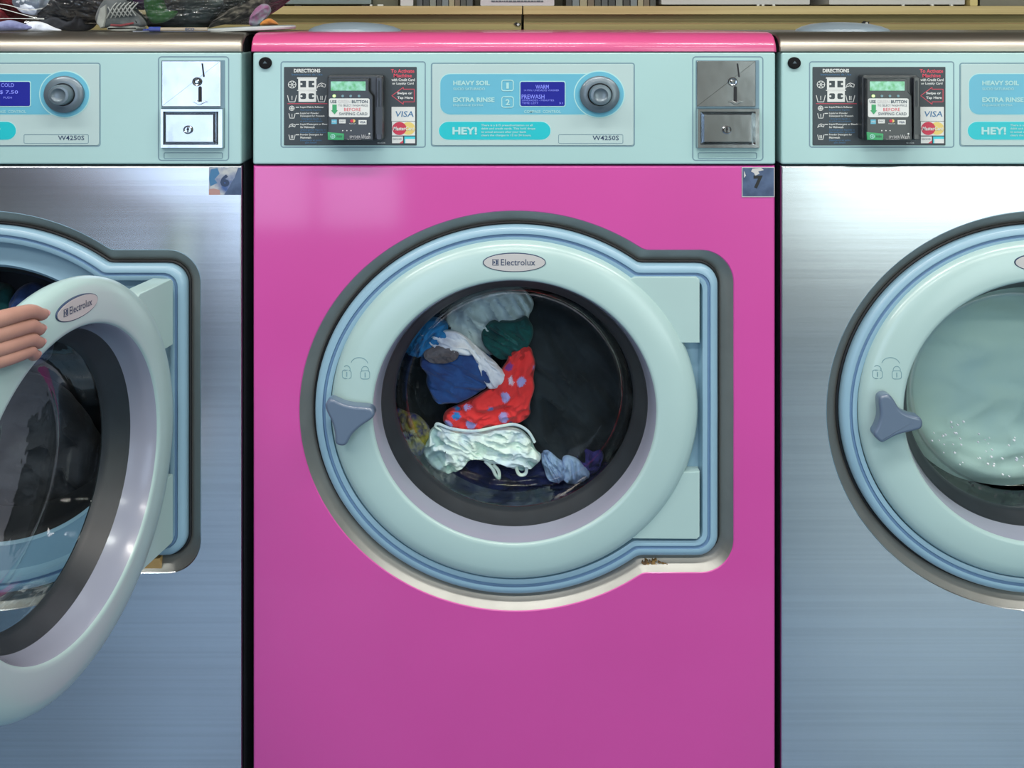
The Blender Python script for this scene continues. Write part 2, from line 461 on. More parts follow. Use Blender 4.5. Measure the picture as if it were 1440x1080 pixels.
    for k, (y, l1, l2) in enumerate(((152, 'Liquid Fabric Softener', None), (160.6, 'Liquid or Powder', 'Detergent for Prewash'), (176, 'Liquid Detergent or Bleach', 'for Mainwash'), (190.6, 'Powder Detergent for', 'Mainwash'))):
        if k == 0: snow(b, 411, y, 3.6, z, WHITE)
        elif k == 2: pour(b, 411.5, y, .75, z, WHITE)
        else: basin(b, 411.3, y+2, 4.4, 3.2, 1+(k == 3), z, WHITE)
        b.line([(417, y-1.4), (421, y-1.4)], 1.1, z, z+.2, WHITE)
        wl = (33, 26, 40, 32)[k]
        b.text(l1, 423, y-3, 423+wl, y+.2, z, WHITE, .02)
        yy = y+.9
        if l2: b.text(l2, 423, y+.9, 423+(0, 34, 20, 15)[k], y+3.9, z, WHITE, .02); yy = y+4.8
        b.text(('Suavizante liquido', 'Detergente liquido o\nen polvo para prelavado', 'Detergente liquido o\nblanqueador principal', 'Detergente en polvo\npara lavado')[k], 423, yy, 423+(29, 31, 36, 30)[k], yy+(3 if k == 0 else 6.6), z, BLUETX)
    b.text('To Activate', 550, 97, 583, 102.3, z, REDTX, .02); b.text('Machine', 554, 103.6, 579.5, 108.6, z, REDTX, .02)
    b.text('with Credit Card', 551, 110, 583.5, 114, z, WHITE, .02); b.text('or Loyalty Card', 552, 115.4, 582, 119.6, z, WHITE, .02)
    b.line([(551.5, 134.3), (567.5, 122.6), (567.5, 125.2), (582.8, 125.2), (582.8, 143), (567.5, 143), (567.5, 146.4)], .8, z, z+.2, REDTX, closed=True)
    b.text('Swipe or', 559, 129, 580, 133.4, z, WHITE, .03); b.text('Tap Here', 559, 135.4, 581, 139.8, z, WHITE, .03)
    b.text('40-0528', 531, 199.5, 542, 201.6, z, WHITE)
    b.build('sign_lettering', ds)
    b = N()
    b.rrect(551, 150, 584, 170, z-.2, z+.3, WHITE, 0); b.text('VISA', 555.5, 156, 582, 164, z+.3, BLUETX, .01, shear=.15)
    b.build('card_logo', ds); b = N()
    b.rrect(551.7, 170.6, 584, 190.2, z-.2, z+.3, WHITE, 0)
    b.disc(574.5, 180.3, 9.0, z, z+.45, CREAMY); b.disc(562, 180.3, 9.2, z, z+.6, CARDR)
    b.text('MasterCard', 553.5, 177.6, 582.5, 183, z+.7, WHITE, .02, shear=.1)
    b.build('card_logo', ds); b = N()
    b.rrect(551.7, 191.6, 567, 201, z-.2, z+.3, WHITE, 0); b.text('DISCOVER', 553, 194, 565.5, 196.5, z+.3, GREYTX); b.poly([(562, 201), (567, 197), (567, 201)], z, z+.5, REDTX)
    b.build('card_logo', ds); b = N()
    b.rrect(569, 191.6, 584, 201, z-.2, z+.3, CYAN, 0); b.rrect(570.5, 195, 584, 201, z, z+.5, WHITE)
    b.build('card_logo', ds)
    # card reader
    b = N()
    b.poly(rr_pts(463.5, 104.5, 542.3, 195, 4), 3, 22, READER, bev=3)
    cr = b.build('card_reader', root)
    b = N()
    b.poly([(466.5, 109), (523, 109), (523, 126), (528.5, 133), (529.2, 194), (466, 194)], 20, 34, READER, bev=1.5)
    b.build('reader_face', cr)
    b = N(); b.rrect(532, 107, 541.5, 194.4, 20, 30, SLOT, 3, 1.5); b.rrect(535, 112, 538, 150, 25, 30.6, RUBGREY, 1); b.rrect(532.5, 148, 541, 186, 25, 31, READER, 1)
    b.build('swipe_slot', cr)
    b = N(); b.rrect(470.5, 112.8, 518.5, 125.5, 30, 34.5, LCD, .6); b.build('lcd_screen', cr)
    b = N()
    for k, x in enumerate((475.3, 487, 498, 509.5)):
        b.disc(x, 132.8, 1.7 if k else 2.1, 33, 35, LED if k == 0 else EMBOSS, n=12); b.build('indicator_light', cr); b = N()
    for x in (487, 492.7, 498.4): b.disc(x, 180.5, .8, 33, 34.6, WHITE, n=8)
    b.build('speaker_hole', cr)
    b = N(); b.rrect(468, 136.2, 524, 162, 33, 34.5, WHITE, 2.5)
    z = 34.5
    b.text('USE', 470, 138.4, 478.6, 142.8, z, GREYTX, .03); b.text('GREEN', 480.5, 138.4, 497.5, 142.8, z, BADGE, .01); b.text('BUTTON', 499.5, 138.4, 521.5, 142.8, z, GREYTX, .03)
    b.text('TO SELECT WASH PRICE', 481, 144.4, 521.5, 147.2, z, GREYTX, .0)
    b.text('BEFORE', 489, 149.2, 512, 153.6, z, REDTX, .0)
    b.text('SWIPING CARD', 482, 155.4, 521, 159.4, z, GREYTX, .01)
    b.poly([(472.8, 144.6), (478.8, 144.6), (478.8, 152.5), (480.4, 152.5), (475.8, 158), (471, 152.5), (472.8, 152.5)], 34, 34.9, GREENB)
    b.build('instruction_label', cr)
    b = N()
    b.rrect(471.6, 165.2, 478.8, 171.4, 33, 34.5, TEALP); b.text('AMEX', 472.3, 167.2, 478.2, 169.4, z, WHITE)
    b.rrect(482, 165.2, 491, 170.4, 33, 34.5, WHITE); b.text('DISC', 483, 166.6, 490, 168.8, z, GREYTX)
    b.disc(499.6, 167.2, 2.2, 33, 34.5, CARDR, n=12); b.disc(502, 167.2, 2.2, 33, 34.4, CREAMY, n=12); b.text('MasterCard', 496, 170, 505, 171.6, z, WHITE)
    b.rrect(508.8, 166, 519.8, 172, 33, 34.5, WHITE); b.text('VISA', 510.3, 167.4, 518.6, 170.4, z, NAVYTX, .02)
    b.text('SPYDER', 496.5, 187.4, 511.5, 191, z, BADGE, 0); b.text('Wash', 512, 186, 524.6, 191.8, z, BADGE, 0, shear=.1); b.text('The wireless payment', 492.5, 192, 512, 193.2, z, BADGE, 0)
    b.disc(523.6, 184.8, 1.2, 33, 34.6, WHITE, n=8)
    b.build('reader_print', cr)
    b = N(); b.poly([(466.2, 182.5), (489, 184.6), (488.6, 193.6), (466.6, 193.2)], 33, 35.5, GREENB, bev=.8)
    b.annulus(473.5, 188.4, 3, 2.3, 35, 35.8, SOFTW, n=16); b.line([(473.5, 186.6), (473.5, 190.2)], .7, 35, 35.8, SOFTW); b.line([(471.9, 188.4), (475.1, 188.4)], .7, 35, 35.8, SOFTW)
    b.text('PUSH', 479, 187, 486, 190, 35.5, LAB, .01)
    b.build('green_button', cr)
    # ---------------- coin box
    b = N()
    b.poly(rr_pts(978, 84.5, 1067, 208, 1), 2.2, 3.2, GROOVE)
    b.poly(rr_pts(979, 85.5, 1061.5, 149.5, .5), 3, 5.5, CHROME, bev=.8)
    cb = b.build('coin_box', root, smooth=False)
    b = N()
    b.poly([(1034.8, 89), (1037, 89), (1039.4, 108), (1037.2, 108)], 5, 6, DARK)
    b.lathe(1029, 114.6, [(6.3, 5), (6.3, 7), (5, 8.6), (3.6, 8.2), (2, 9.4)], CHROME, n=24, cap1=True)
    b.rrect(1030.6, 121, 1035.2, 145, 5, 6.2, DARK, 2.2)
    b.poly([(1023, 143), (1029, 140.6), (1031, 142.4), (1035, 142.4), (1037.5, 140.6), (1044, 143), (1037, 145.2), (1034, 147), (1031, 147), (1028, 145.2)], 5, 8, CHROME, bev=.8)
    b.build('coin_slide', cb)
    b = N()
    b.grid([[(978.5, 151.5, 3), (1066.5, 151.5, 3), (1066.5, 207.5, 3), (978.5, 207.5, 3)], [(979.5, 152.5, 12), (1065.5, 152.5, 12), (1065.5, 206.5, 12), (979.5, 206.5, 12)], [(983, 156, 12), (1060, 156, 12), (1060, 202.5, 12), (983, 202.5, 12)], [(985, 157.6, 8), (1056.5, 157.6, 8), (1056.5, 200.5, 8), (985, 200.5, 8)]], CHROME)
    b.grid([[(985, 157.6, 4), (1056.5, 157.6, 4), (1056.5, 200.5, 4), (985, 200.5, 4)], [(985, 157.6, 8), (1056.5, 157.6, 8), (1056.5, 200.5, 8), (985, 200.5, 8)], [(988, 160.4, 15), (1053.5, 160.4, 15), (1053.5, 197.8, 15), (988, 197.8, 15)]], CHROME, cap1=True)
    b.build('coin_drawer', cb, ang=20)
    b = N(); b.lathe(1019, 181, [(6, 14), (6, 17), (4.8, 18), (4, 17.2), (1, 17.2)], CHROME, n=24, cap1=True); b.rrect(1018.2, 177.4, 1019.8, 184.6, 17, 17.8, DARK); b.disc(1019, 180.2, 1.6, 17, 17.7, DARK, n=10)
    b.build('lock', cb)
    # ---------------- number sticker
    if number == '7':
        b = N(); b.rrect(1043, 235, 1089, 277, -1, .8, STICK, .5); b.frame(1043, 235, 1089, 277, .9, .7, .95, BADGE, .5)
        st = b.build('number_sticker', root)
        b = N(); b.text('7', 1059.5, 246.6, 1072.5, 265, .8, SLOT, .05)
        b.poly([(1058, 237), (1070, 236), (1074, 239), (1066, 241), (1068, 244), (1062, 247), (1060, 243), (1056, 241)], .7, .95, BADGE); b.poly([(1046, 240), (1049, 247), (1046, 250)], .7, .95, BADGE)
        b.build('sticker_print', st); tag(st, 'dark blue sticker with number 7')
    if number == '6':
        b = N(); b.rrect(1044, 235, 1089.5, 274, -1, .8, STICKW, .5)
        st = b.build('number_sticker', root); tag(st, 'torn white and blue sticker with number 6')
        b = N(); b.poly([(1085, 236), (1089, 235.5), (1089.5, 274), (1065, 274), (1070, 267), (1073, 262), (1076, 256), (1080, 250)], .7, .95, STICK)
        b.poly([(1044, 266), (1051, 265), (1059, 267), (1060, 274), (1044, 274)], .7, 1, STICKP)
        b.poly([(1047, 238), (1056, 236), (1059, 244), (1052, 252), (1056, 257), (1046, 262), (1044, 250)], .7, .95, BLUETX)
        b.text('6', 1060, 245, 1073, 262.5, 1.0, NAVYTX, .05); b.build('sticker_print', st)
    # ---------------- top cover
    prof = [(73, 1.0), (72, 3), (66, 3.2), (58.5, 0), (51.5, -8), (47, -20), (45.3, -36), (45, -60), (45, -685), (60, -690)]
    b = N()
    xs = [353.5, 354.3, 356.5, 1087.5, 1090, 1091.5]
    rings_ = []
    for x, ins in zip(xs, (4, 1.2, 0, 0, 1.2, 4)):
        rings_.append([(x, y+ins*(1 if k > 1 else .2), z-(ins*.7 if k < 7 else 0)) for k, (y, z) in enumerate(prof)])
    b.grid(rings_, top_m, False)
    b.bm.faces.ensure_lookup_table()
    b.poly([(355, 50), (1089, 50), (1089, 73), (355, 73)], -600, -22, DARK)
    b.build('top_cover', root, ang=50)
    b = N(); n = 40; rings = []
    for s_, h in ((1, 0), (.97, 3.5), (.84, 7.6), (.62, 11.5), (.35, 13.6), (.12, 14.2)):
        rings.append([(481+71*s_*math.cos(2*PI*k/n)-(1-s_)*8, 45.2-h, -135+62*s_*math.sin(2*PI*k/n)) for k in range(n)])
    b.grid(rings, LIDGREY, True, True, True); b.build('detergent_lid', root)
    # ---------------- door
    hx, hz = 995.0, -2.0
    OD = (hx, 576.0, hz)
    hub = HUB
    b = MB(OD)
    b.lathe(723.5, 575.5, [(176, -38), (212, -36), (228, -30), (237, -18), (239.5, -10), (239, -3), (236, 3), (230, 7.5), (220, 10.2), (206, 12), (190, 12.6), (186, 12.2), (184.3, 10.8), (183.6, 9)], DOORW, n=128)
    door = b.build('door', root, ang=40)
    b = MB(OD); b.lathe(723.5, 575.5, [(183.6, 9), (182.2, 6), (179, -10), (176.2, -26), (175.4, -32), (179, -38)], BEZEL, n=128); b.build('window_bezel', door)
    if number == '6':
        b = MB(O); b.poly([(952, 803), (976, 803), (973, 788), (950, 789)], -19, -5, pm('tan_label', (206, 170, 110), .5, var=.15, vscale=40)); b.build('tan_label', rc)
    # hinge blocks (outer arm pieces running from disc edge to the hinge axis)
    b = MB(OD)
    def arc_x(y): return 723.5+257*math.sqrt(max(0, 1-((y-575.5)/238.0)**2))
    ys = [388+ (482-388)*k/14 for k in range(15)]
    P = [(arc_x(y)-7, y) for y in ys if arc_x(y)-7 < 962]
    P = [(900, 388)]+[(arc_x(y)-7, y) for y in ys]+[(984, 482)]
    b.poly([(892, 389), (979, 389), (984, 393), (984, 482)]+[(arc_x(y)-9, y) for y in reversed(ys[1:])], -26, 1.6, DOORW, bev=2)
    b.build('hinge_arm', door); b = MB(OD)
    ys = [663+(757-663)*k/14 for k in range(15)]
    b.poly([(arc_x(y)-9, y) for y in reversed(ys)]+[(984, 663), (984, 754), (980, 758)], -26, 1.6, DOORW, bev=2)
    b.build('hinge_arm', door)
    b = MB(OD); b.lathe(hub[0], hub[1], [(177, -24), (175.3, -27), (164, -46), (161, -50), (160, -56), (164, -60)], RUBGREY, n=128)
    b.lathe(hub[0], hub[1], [(174, -29), (179, -34), (178, -50), (164, -60)], RUBBER, n=96)
    b.build('window_gasket', door)
    b = MB(OD); b.lathe(hub[0], hub[1], [(164, -50), (161.5, -52), (159, -60), (155.5, -76), (151, -90), (144, -99), (130, -104), (90, -108), (40, -110), (8, -110)], GLASS, n=128, cap1=True)
    b.build('door_glass', door)
    # badge
    b = MB(OD); b.disc(723.3, 366.5, 13.3, 8, 13.0, NAVYTX, 44/13.3, n=64, bev=.5); b.disc(723.3, 366.5, 12.3, 8, 13.5, BADGE, 42.8/12.3, n=64, bev=.4)
    bd = b.build('badge', door)
    b = MB(OD); b.text('Electrolux', 704.5, 361.6, 752.5, 370.4, 13.6, NAVYTX, .004)
    b.frame(692.5, 361.8, 701.5, 370.4, .7, 13.4, 13.8, NAVYTX, .1); b.poly([(694, 363.2), (696.8, 366), (694, 369)], 13.4, 13.8, NAVYTX); b.poly([(700, 363.2), (697.2, 363.2), (698, 366), (697.2, 369), (700, 369)], 13.4, 13.8, NAVYTX)
    b.build('badge_lettering', door)
    # padlock marks
    def fz(x, y):
        q = math.hypot((x-723.5)/1.08, y-575.5)
        for (a, za), (c, zc) in zip(((190, 12.6), (206, 12), (220, 10.2)), ((206, 12), (220, 10.2), (230, 7.5))):
            if a <= q <= c: return za+(zc-za)*(q-a)/(c-a)
        return 12.6 if q < 190 else 7.5
    b = MB(OD)
    def stroke(P, w):
        for a, c in zip(P, P[1:]):
            z_ = (fz(*a)+fz(*c))/2; b.line([a, c], w, z_-1, z_+.35, EMBOSS)
    for x in (489, 515):
        q = rr_pts(x-6.4, 517.6, x+6.4, 529, 3, k=3); stroke(q+[q[0]], .8)
        stroke([(x+5*math.cos(a), 517-5.6*math.sin(a)) for a in [k*PI/8 for k in range(0, 7 if x < 500 else 9)]], .8)
        stroke([(x, 520.6), (x, 526.5)], 1.3)
    stroke([(507+12*math.cos(a), 509-9.5*math.sin(a)) for a in [math.radians(q) for q in range(12, 169, 12)]], .8)
    b.build('padlock_mark', door)
    # three-armed handle
    b = MB(OD)
    if handle_kind == 'open':
        raw = [(415, 60), (430, 38), (465, 35), (485, 60), (510, 105), (560, 130), (600, 135), (615, 160), (608, 190), (570, 200), (500, 215), (440, 250), (425, 250), (388, 215), (410, 180), (425, 130)]
        pts = [(1090+x/3.177-742, 540+y/3.177) for x, y in raw]
    else:
        raw = [(190, 590), (215, 545), (260, 517), (340, 560), (440, 590), (600, 600), (650, 620), (668, 670), (640, 715), (520, 790), (440, 870), (410, 940), (380, 970), (330, 970), (285, 945), (290, 870), (260, 740), (215, 660)]
        pts = [(430+x/6.754, 480+y/6.754) for x, y in raw]
    pts = [((x-720)*.985+720, (y-EYE)*.985+EYE) for x, y in pts]
    pts = smooth(pts, 3)
    b.poly(pts, 18, 36, HANDLE, bev=4.5, seg=4)
    hxc = sum(p[0] for p in pts)/len(pts); hyc = sum(p[1] for p in pts)/len(pts)
    b.lathe(hxc, hyc, [(16, 9), (14, 12), (12, 20)], HANDLE, n=32)
    b.build('handle', door, ang=50)
    if theta:
        door.rotation_euler = (0, 0, theta)
    return root
def smooth(P, it=2):
    for _ in range(it):
        n = len(P); Q = []
        for k in range(n):
            a, b = P[k], P[(k+1)%n]
            Q += [(a[0]*.75+b[0]*.25, a[1]*.75+b[1]*.25), (a[0]*.25+b[0]*.75, a[1]*.25+b[1]*.75)]
        P = Q
    return P

THETA = math.radians(79.6)
m_left = washing_machine(-750, True, THETA, '6', 'cold', 'steel washing machine numbered 6 with its round door swung open', 'closed', 0)
m_mid = washing_machine(0, False, 0, '7', 'warm', 'bright pink washing machine numbered 7, full of tumbling clothes', 'closed', 1)
m_right = washing_machine(742, True, 0, '', 'warm', 'steel washing machine with closed door and white wash against its glass', 'open', 0)

# ---------------------------------------------------------------- garments
def cloth(name, rgb, rgb2=None, rough=.85, var=.25, vs=30, bump=.5, bs=120):
    return pm('cloth_'+name, rgb, rough, var=var, vscale=vs, rgb2=rgb2, bump=bump, bscale=bs, sheen=.15)
def floral(name):
    m = cloth(name, (204, 44, 46), var=.1); nt = m.node_tree; b = nt.nodes['Principled BSDF']
    tc = nt.nodes.new('ShaderNodeTexCoord')
    vo = nt.nodes.new('ShaderNodeTexVoronoi'); vo.inputs['Scale'].default_value = 30; vo.inputs['Randomness'].default_value = .8
    n3 = nt.nodes.new('ShaderNodeTexNoise'); n3.inputs['Scale'].default_value = 60
    add = nt.nodes.new('ShaderNodeVectorMath'); add.operation = 'MULTIPLY_ADD'; add.inputs[1].default_value = (.012,)*3
    nt.links.new(n3.outputs['Color'], add.inputs[0]); nt.links.new(tc.outputs['Object'], add.inputs[2]); nt.links.new(add.outputs[0], vo.inputs['Vector'])
    rp = nt.nodes.new('ShaderNodeValToRGB'); rp.color_ramp.elements[0].position = .27; rp.color_ramp.elements[1].position = .31
    rp.color_ramp.elements[0].color = (1, 1, 1, 1); rp.color_ramp.elements[1].color = (0, 0, 0, 1)
    nt.links.new(vo.outputs['Distance'], rp.inputs[0])
    pal = nt.nodes.new('ShaderNodeValToRGB'); pal.color_ramp.interpolation = 'CONSTANT'
    e = pal.color_ramp.elements; e[0].color = lin((150, 150, 210)); e[1].position = .45; e[1].color = lin((110, 50, 130))
    x = e.new(.65); x.color = lin((30, 120, 190)); x = e.new(.8); x.color = lin((200, 190, 215))
    sx = nt.nodes.new('ShaderNodeSeparateColor'); nt.links.new(vo.outputs['Color'], sx.inputs[0]); nt.links.new(sx.outputs[0], pal.inputs[0])
    mx = nt.nodes.new('ShaderNodeMix'); mx.data_type = 'RGBA'; mx.inputs['A'].default_value = lin((204, 44, 46))
    nt.links.new(rp.outputs[0], mx.inputs['Factor']); nt.links.new(pal.outputs[0], mx.inputs['B'])
    nt.links.new(mx.outputs['Result'], b.inputs['Base Color'])
    return m
def garment(name, label, cat, pts, z, thick, mat, fold=6, fscale=.03, aniso=(1, 1), ang=0, seed=0, group=None, img=True, nr=22, back=.4, c=None, hem=False, w=1):
    """crumpled cloth heap whose outline is given around its middle depth"""
    P = smooth(pts, 3)
    if img: P = [I(x, y, z)[:2] for x, y in P]
    cx = sum(p[0] for p in P)/len(P); cy = sum(p[1] for p in P)/len(P)
    if c: cx, cy = I(c[0], c[1], z)[:2] if img else c
    o = (cx, max(p[1] for p in P), z)
    b = MB(o); ca, sa = math.cos(ang), math.sin(ang)
    def disp(x, y, k):
        u = (x*ca+y*sa)*aniso[0]*fscale; v = (-x*sa+y*ca)*aniso[1]*fscale
        q = Vector((u+seed*13.7, v, k*5.1+seed))
        wv = noise.noise_vector(q*.8)
        q2 = q+wv*w
        return 1-abs(noise.noise(q2)*2.2)*1.1 + .45*(1-abs(noise.noise(q2*2.3)*2.2))+.25*noise.noise(q*6)
    rings = []
    for side in (1, -1):
        rr = []
        for j in range(nr):
            s_ = math.sin((j+.5)/nr*PI/2) if side == 1 else math.sin((nr-j-.5)/nr*PI/2)
            h = math.sqrt(max(0, 1-s_**2))**.8
            ring_ = []
            for (x, y) in P:
                X = cx+(x-cx)*s_; Y = cy+(y-cy)*s_
                dz = disp(X, Y, side)
                X2 = X+2.0*noise.noise(Vector((X*.05, Y*.05, seed+3)))*s_*2
                zz = z+side*thick*h*(1 if side == 1 else back)+ (fold*dz*min(1, h*2.2) if side == 1 else -2*h)
                ring_.append((X2, Y, zz))
            rr.append(ring_)
        rings += rr
    vs = b.grid(rings, mat, True, True, True)
    o_ = b.build(name, None, ang=80)
    tag(o_, label, cat, group)
    return o_
LW = 'laundry tumbling behind the middle door'
CH = cloth('charcoal', (40, 46, 54), (22, 26, 34), vs=14)
WH = cloth('white', (222, 230, 236), (180, 192, 212), vs=16)
CY_ = cloth('cyan', (16, 110, 170), (10, 80, 140))
RB = cloth('royal', (26, 72, 134), (18, 50, 108))
GR = cloth('green', (8, 84, 84), (6, 60, 66))
NV = cloth('navy', (26, 36, 92), (16, 22, 60))
MINT = cloth('mint', (206, 230, 220), (176, 200, 214), vs=26)
GY = cloth('grey', (92, 92, 100), (70, 66, 72))
YL = cloth('yellow_print', (150, 140, 40), (24, 30, 110), vs=46)
PU = cloth('purple', (60, 50, 120), (40, 40, 110))
LB = cloth('pale_blue', (164, 186, 222), (130, 150, 200))
FLO = floral('red_floral')
zb = -118
garment('black_sheet', 'dark charcoal sheet filling the right half of the middle drum', 'sheet', [(716, 436), (780, 405), (850, 440), (888, 520), (886, 600), (850, 650), (790, 690), (720, 640), (700, 540)], -190, 60, CH, 16, .016, (.35, 1.6), math.radians(48), 1, LW, nr=34)
garment('dark_towel', 'dark grey cloth at the left edge of the middle drum', 'towel', [(556, 500), (580, 490), (615, 510), (640, 600), (620, 650), (580, 625), (556, 570)], -190, 26, CH, 8, .03, seed=2, group=LW)
garment('navy_trousers', 'navy blue cloth at the bottom of the middle drum', 'clothing', [(600, 640), (640, 630), (700, 625), (770, 640), (850, 640), (866, 668), (824, 704), (750, 724), (680, 720), (610, 690)], -160, 26, NV, 10, .03, (.6, 1.5), .1, 3, LW, nr=28)
garment('white_towel', 'pale white towel at the top of the middle drum', 'towel', [(614, 462), (628, 432), (665, 408), (720, 398), (752, 415), (748, 445), (722, 480), (690, 500), (650, 486)], -160, 26, WH, 12, .03, (.5, 1.4), 1.0, 4, LW, nr=30)
garment('green_shirt', 'dark green shirt below the white towel in the middle drum', 'shirt', [(672, 470), (690, 448), (722, 452), (742, 440), (752, 462), (742, 492), (716, 508), (690, 500)], -128, 12, GR, 7, .04, (.4, 1.7), .6, 5, LW)
garment('cyan_shirt', 'bright blue cyan cloth at the upper left of the middle drum', 'shirt', [(564, 492), (578, 462), (598, 444), (630, 448), (632, 476), (606, 500), (582, 502)], -116, 12, CY_, 7, .05, (.5, 1.6), 2.3, 6, LW)
garment('red_floral_shirt', 'red shirt with flowers in the centre of the middle drum', 'shirt', [(618, 586), (634, 572), (672, 556), (700, 536), (712, 500), (738, 484), (752, 492), (752, 530), (747, 566), (744, 588), (718, 596), (686, 602), (652, 606), (630, 600)], -118, 12, FLO, 7, .03, (1, 1), .4, 7, LW, nr=30, c=(708, 570))
garment('grey_sock', 'small grey brown sock above the royal blue towel', 'sock', [(594, 494), (616, 484), (644, 488), (650, 502), (625, 512), (600, 508)], -104, 8, GY, 4, .06, seed=8, group=LW)
garment('blue_towel', 'royal blue towel left of the red floral shirt', 'towel', [(588, 500), (606, 498), (634, 492), (664, 492), (690, 498), (699, 520), (690, 540), (666, 556), (640, 567), (616, 568), (604, 552), (598, 525)], -116, 14, RB, 8, .028, (.5, 1.5), .25, 9, LW, nr=30)
garment('white_scarf', 'light grey white cloth arching over the royal blue towel', 'cloth', [(603, 492), (602, 480), (612, 466), (636, 462), (660, 474), (678, 494), (700, 512), (712, 526), (708, 540), (694, 548), (684, 544), (690, 528), (682, 508), (664, 498), (640, 498), (622, 486), (612, 488)], -110, 8, WH, 6, .045, (.6, 1.4), .8, 10, LW, nr=24, c=(662, 488))
garment('yellow_print_top', 'yellow and navy patterned top at the lower left of the middle drum', 'top', [(556, 570), (572, 580), (590, 582), (606, 600), (604, 622), (592, 644), (576, 632), (560, 600)], -118, 12, YL, 6, .05, seed=11, group=LW)
garment('pale_blue_rag', 'pale blue rag hanging right of the white lace pile', 'rag', [(757, 640), (768, 626), (784, 640), (800, 660), (790, 678), (774, 676), (764, 660)], -130, 10, LB, 7, .045, (.5, 2), 1.2, 12, LW)
garment('blue_white_rag', 'bright pale cloth at the lower right edge of the middle drum', 'rag', [(788, 654), (796, 638), (812, 644), (832, 664), (824, 674), (800, 682), (786, 670)], -130, 10, LB, 5, .04, (.5, 2), 1.2, 13, LW)
garment('purple_blouse', 'purple navy cloth above the pale rag at the lower right', 'top', [(806, 634), (830, 620), (848, 634), (846, 656), (832, 668), (816, 658)], -140, 10, PU, 6, .05, seed=14, group=LW)
garment('white_vest', 'rumpled white vest below the red floral shirt', 'vest', [(596, 642), (598, 616), (610, 598), (618, 596), (650, 606), (676, 604), (704, 598), (730, 600), (748, 614), (752, 632), (764, 640), (752, 656), (736, 664), (716, 650), (690, 648), (664, 640), (640, 662), (618, 664)], -114, 14, MINT, 9, .042, (.8, 1.5), .3, 15, LW, nr=40, c=(676, 628), w=.5)
# straps of the vest
def straps(owner, lines, mat, z):
    b = MB((720, FY, 0))
    for L, r in lines:
        pts = [I(x, y, z+dz) for x, y, dz in L]
        b.tube(pts, r, mat, 7)
    # parented to the vest
    o = b.build('strap', None)
    mw = o.location.copy(); o.parent = owner; o.location = mw-owner.location
    return o
vest = bpy.data.objects['white_vest']
def curve2(P, n=6):
    out = []
    for k in range(len(P)-1):
        p0 = Vector(P[max(k-1, 0)]); p1 = Vector(P[k]); p2 = Vector(P[k+1]); p3 = Vector(P[min(k+2, len(P)-1)])
        for j in range(n):
            t = j/n
            out.append(tuple(.5*((2*p1)+(-p0+p2)*t+(2*p0-5*p1+4*p2-p3)*t*t+(-p0+3*p1-3*p2+p3)*t**3)))
    out.append(tuple(P[-1])); return out
straps(vest, [(curve2([(612, 600, 6), (616, 596, 8), (636, 603, 12), (668, 606, 14), (700, 600, 14), (724, 597, 13), (742, 606, 10), (752, 622, 8)]), 2.2),
              (curve2([(612, 600, 6), (630, 612, 14), (656, 630, 20), (672, 643, 16), (700, 650, 10), (722, 652, 8)]), 1.8),
              (curve2([(682, 648, 10), (692, 658, 10), (697, 668, 8), (702, 672, 8), (701, 662, 9), (694, 654, 12)]), 2.6),
              (curve2([(724, 648, 9), (728, 664, 9), (734, 668, 9), (740, 664, 9), (740, 650, 9)]), 2.6)], MINT, -112)
# laundry inside the open left machine
GL = 'laundry inside the open machine'
garment('teal_shirt', 'dark green shirt inside the open drum of machine 6', 'shirt', [(-60, 470), (-70, 420), (-20, 396), (14, 398), (26, 412), (22, 470), (-20, 500)], -170, 30, GR, 12, .03, seed=21, group=GL)
garment('denim_shirt', 'blue denim cloth beside the green shirt inside machine 6', 'shirt', [(14, 470), (16, 424), (34, 396), (62, 398), (80, 430), (78, 500), (40, 520)], -160, 30, cloth('denim', (52, 84, 140), (36, 60, 112)), 12, .03, seed=22, group=GL)
garment('dark_trousers', 'dark clothes lying at the bottom of the open drum of machine 6', 'clothing', [(-200, 640), (-140, 560), (-40, 520), (60, 520), (130, 580), (160, 680), (80, 760), (-80, 770)], -220, 60, CH, 20, .02, seed=23, group=GL)
# white wash in the right machine, pressed against the bowl
hubr = (HUB[0]+742, HUB[1])
b = MB((hubr[0], hubr[1]+140, -112)); n = 72; rings = []
def rw(s_, a, k):
    x = hubr[0]+158*1.08*s_*math.cos(a); y = hubr[1]+160*s_*math.sin(a)
    q = Vector((x*.008, y*.02, k))
    z = -113+(1-s_**3)*0-18*max(0, s_-.86)/.14
    z -= 9*abs(noise.noise(q+noise.noise_vector(q)*.7))*2 if k == 0 else 0
    return (x, y, z)
for j in range(1, 26): rings.append([rw(j/25, 2*PI*k/n, 0) for k in range(n)])
for j in range(24, 0, -1): rings.append([(hubr[0]+160*j/25*math.cos(2*PI*k/n), hubr[1]+148*j/25*math.sin(2*PI*k/n), -150-60*(1-j/25)) for k in range(n)])
b.grid(rings, cloth('sheet', (214, 236, 228), (196, 222, 228), vs=5, bump=.2, bs=30), True, True, True)
tag(b.build('white_sheet', ang=80), 'wet white sheet pressed against the glass of the right machine', 'sheet')
b = MB((hubr[0], hubr[1]+140, -100))
for k in range(90):
    a = R.uniform(.35, 2.6); s_ = R.uniform(.55, .98)
    x = hubr[0]+140*1.08*s_*math.cos(a); y = hubr[1]+140*s_*math.sin(a)
    r = R.uniform(.6, 1.7); zz = -103 if s_ < .9 else -98
    b.lathe(x, y, [(r, zz-3), (r, zz), (r*.6, zz+r*.5)], WH, n=8, cap1=True)
tag(b.build('water_droplets'), 'scattered white suds droplets on the right machine window', 'suds', kind='stuff')

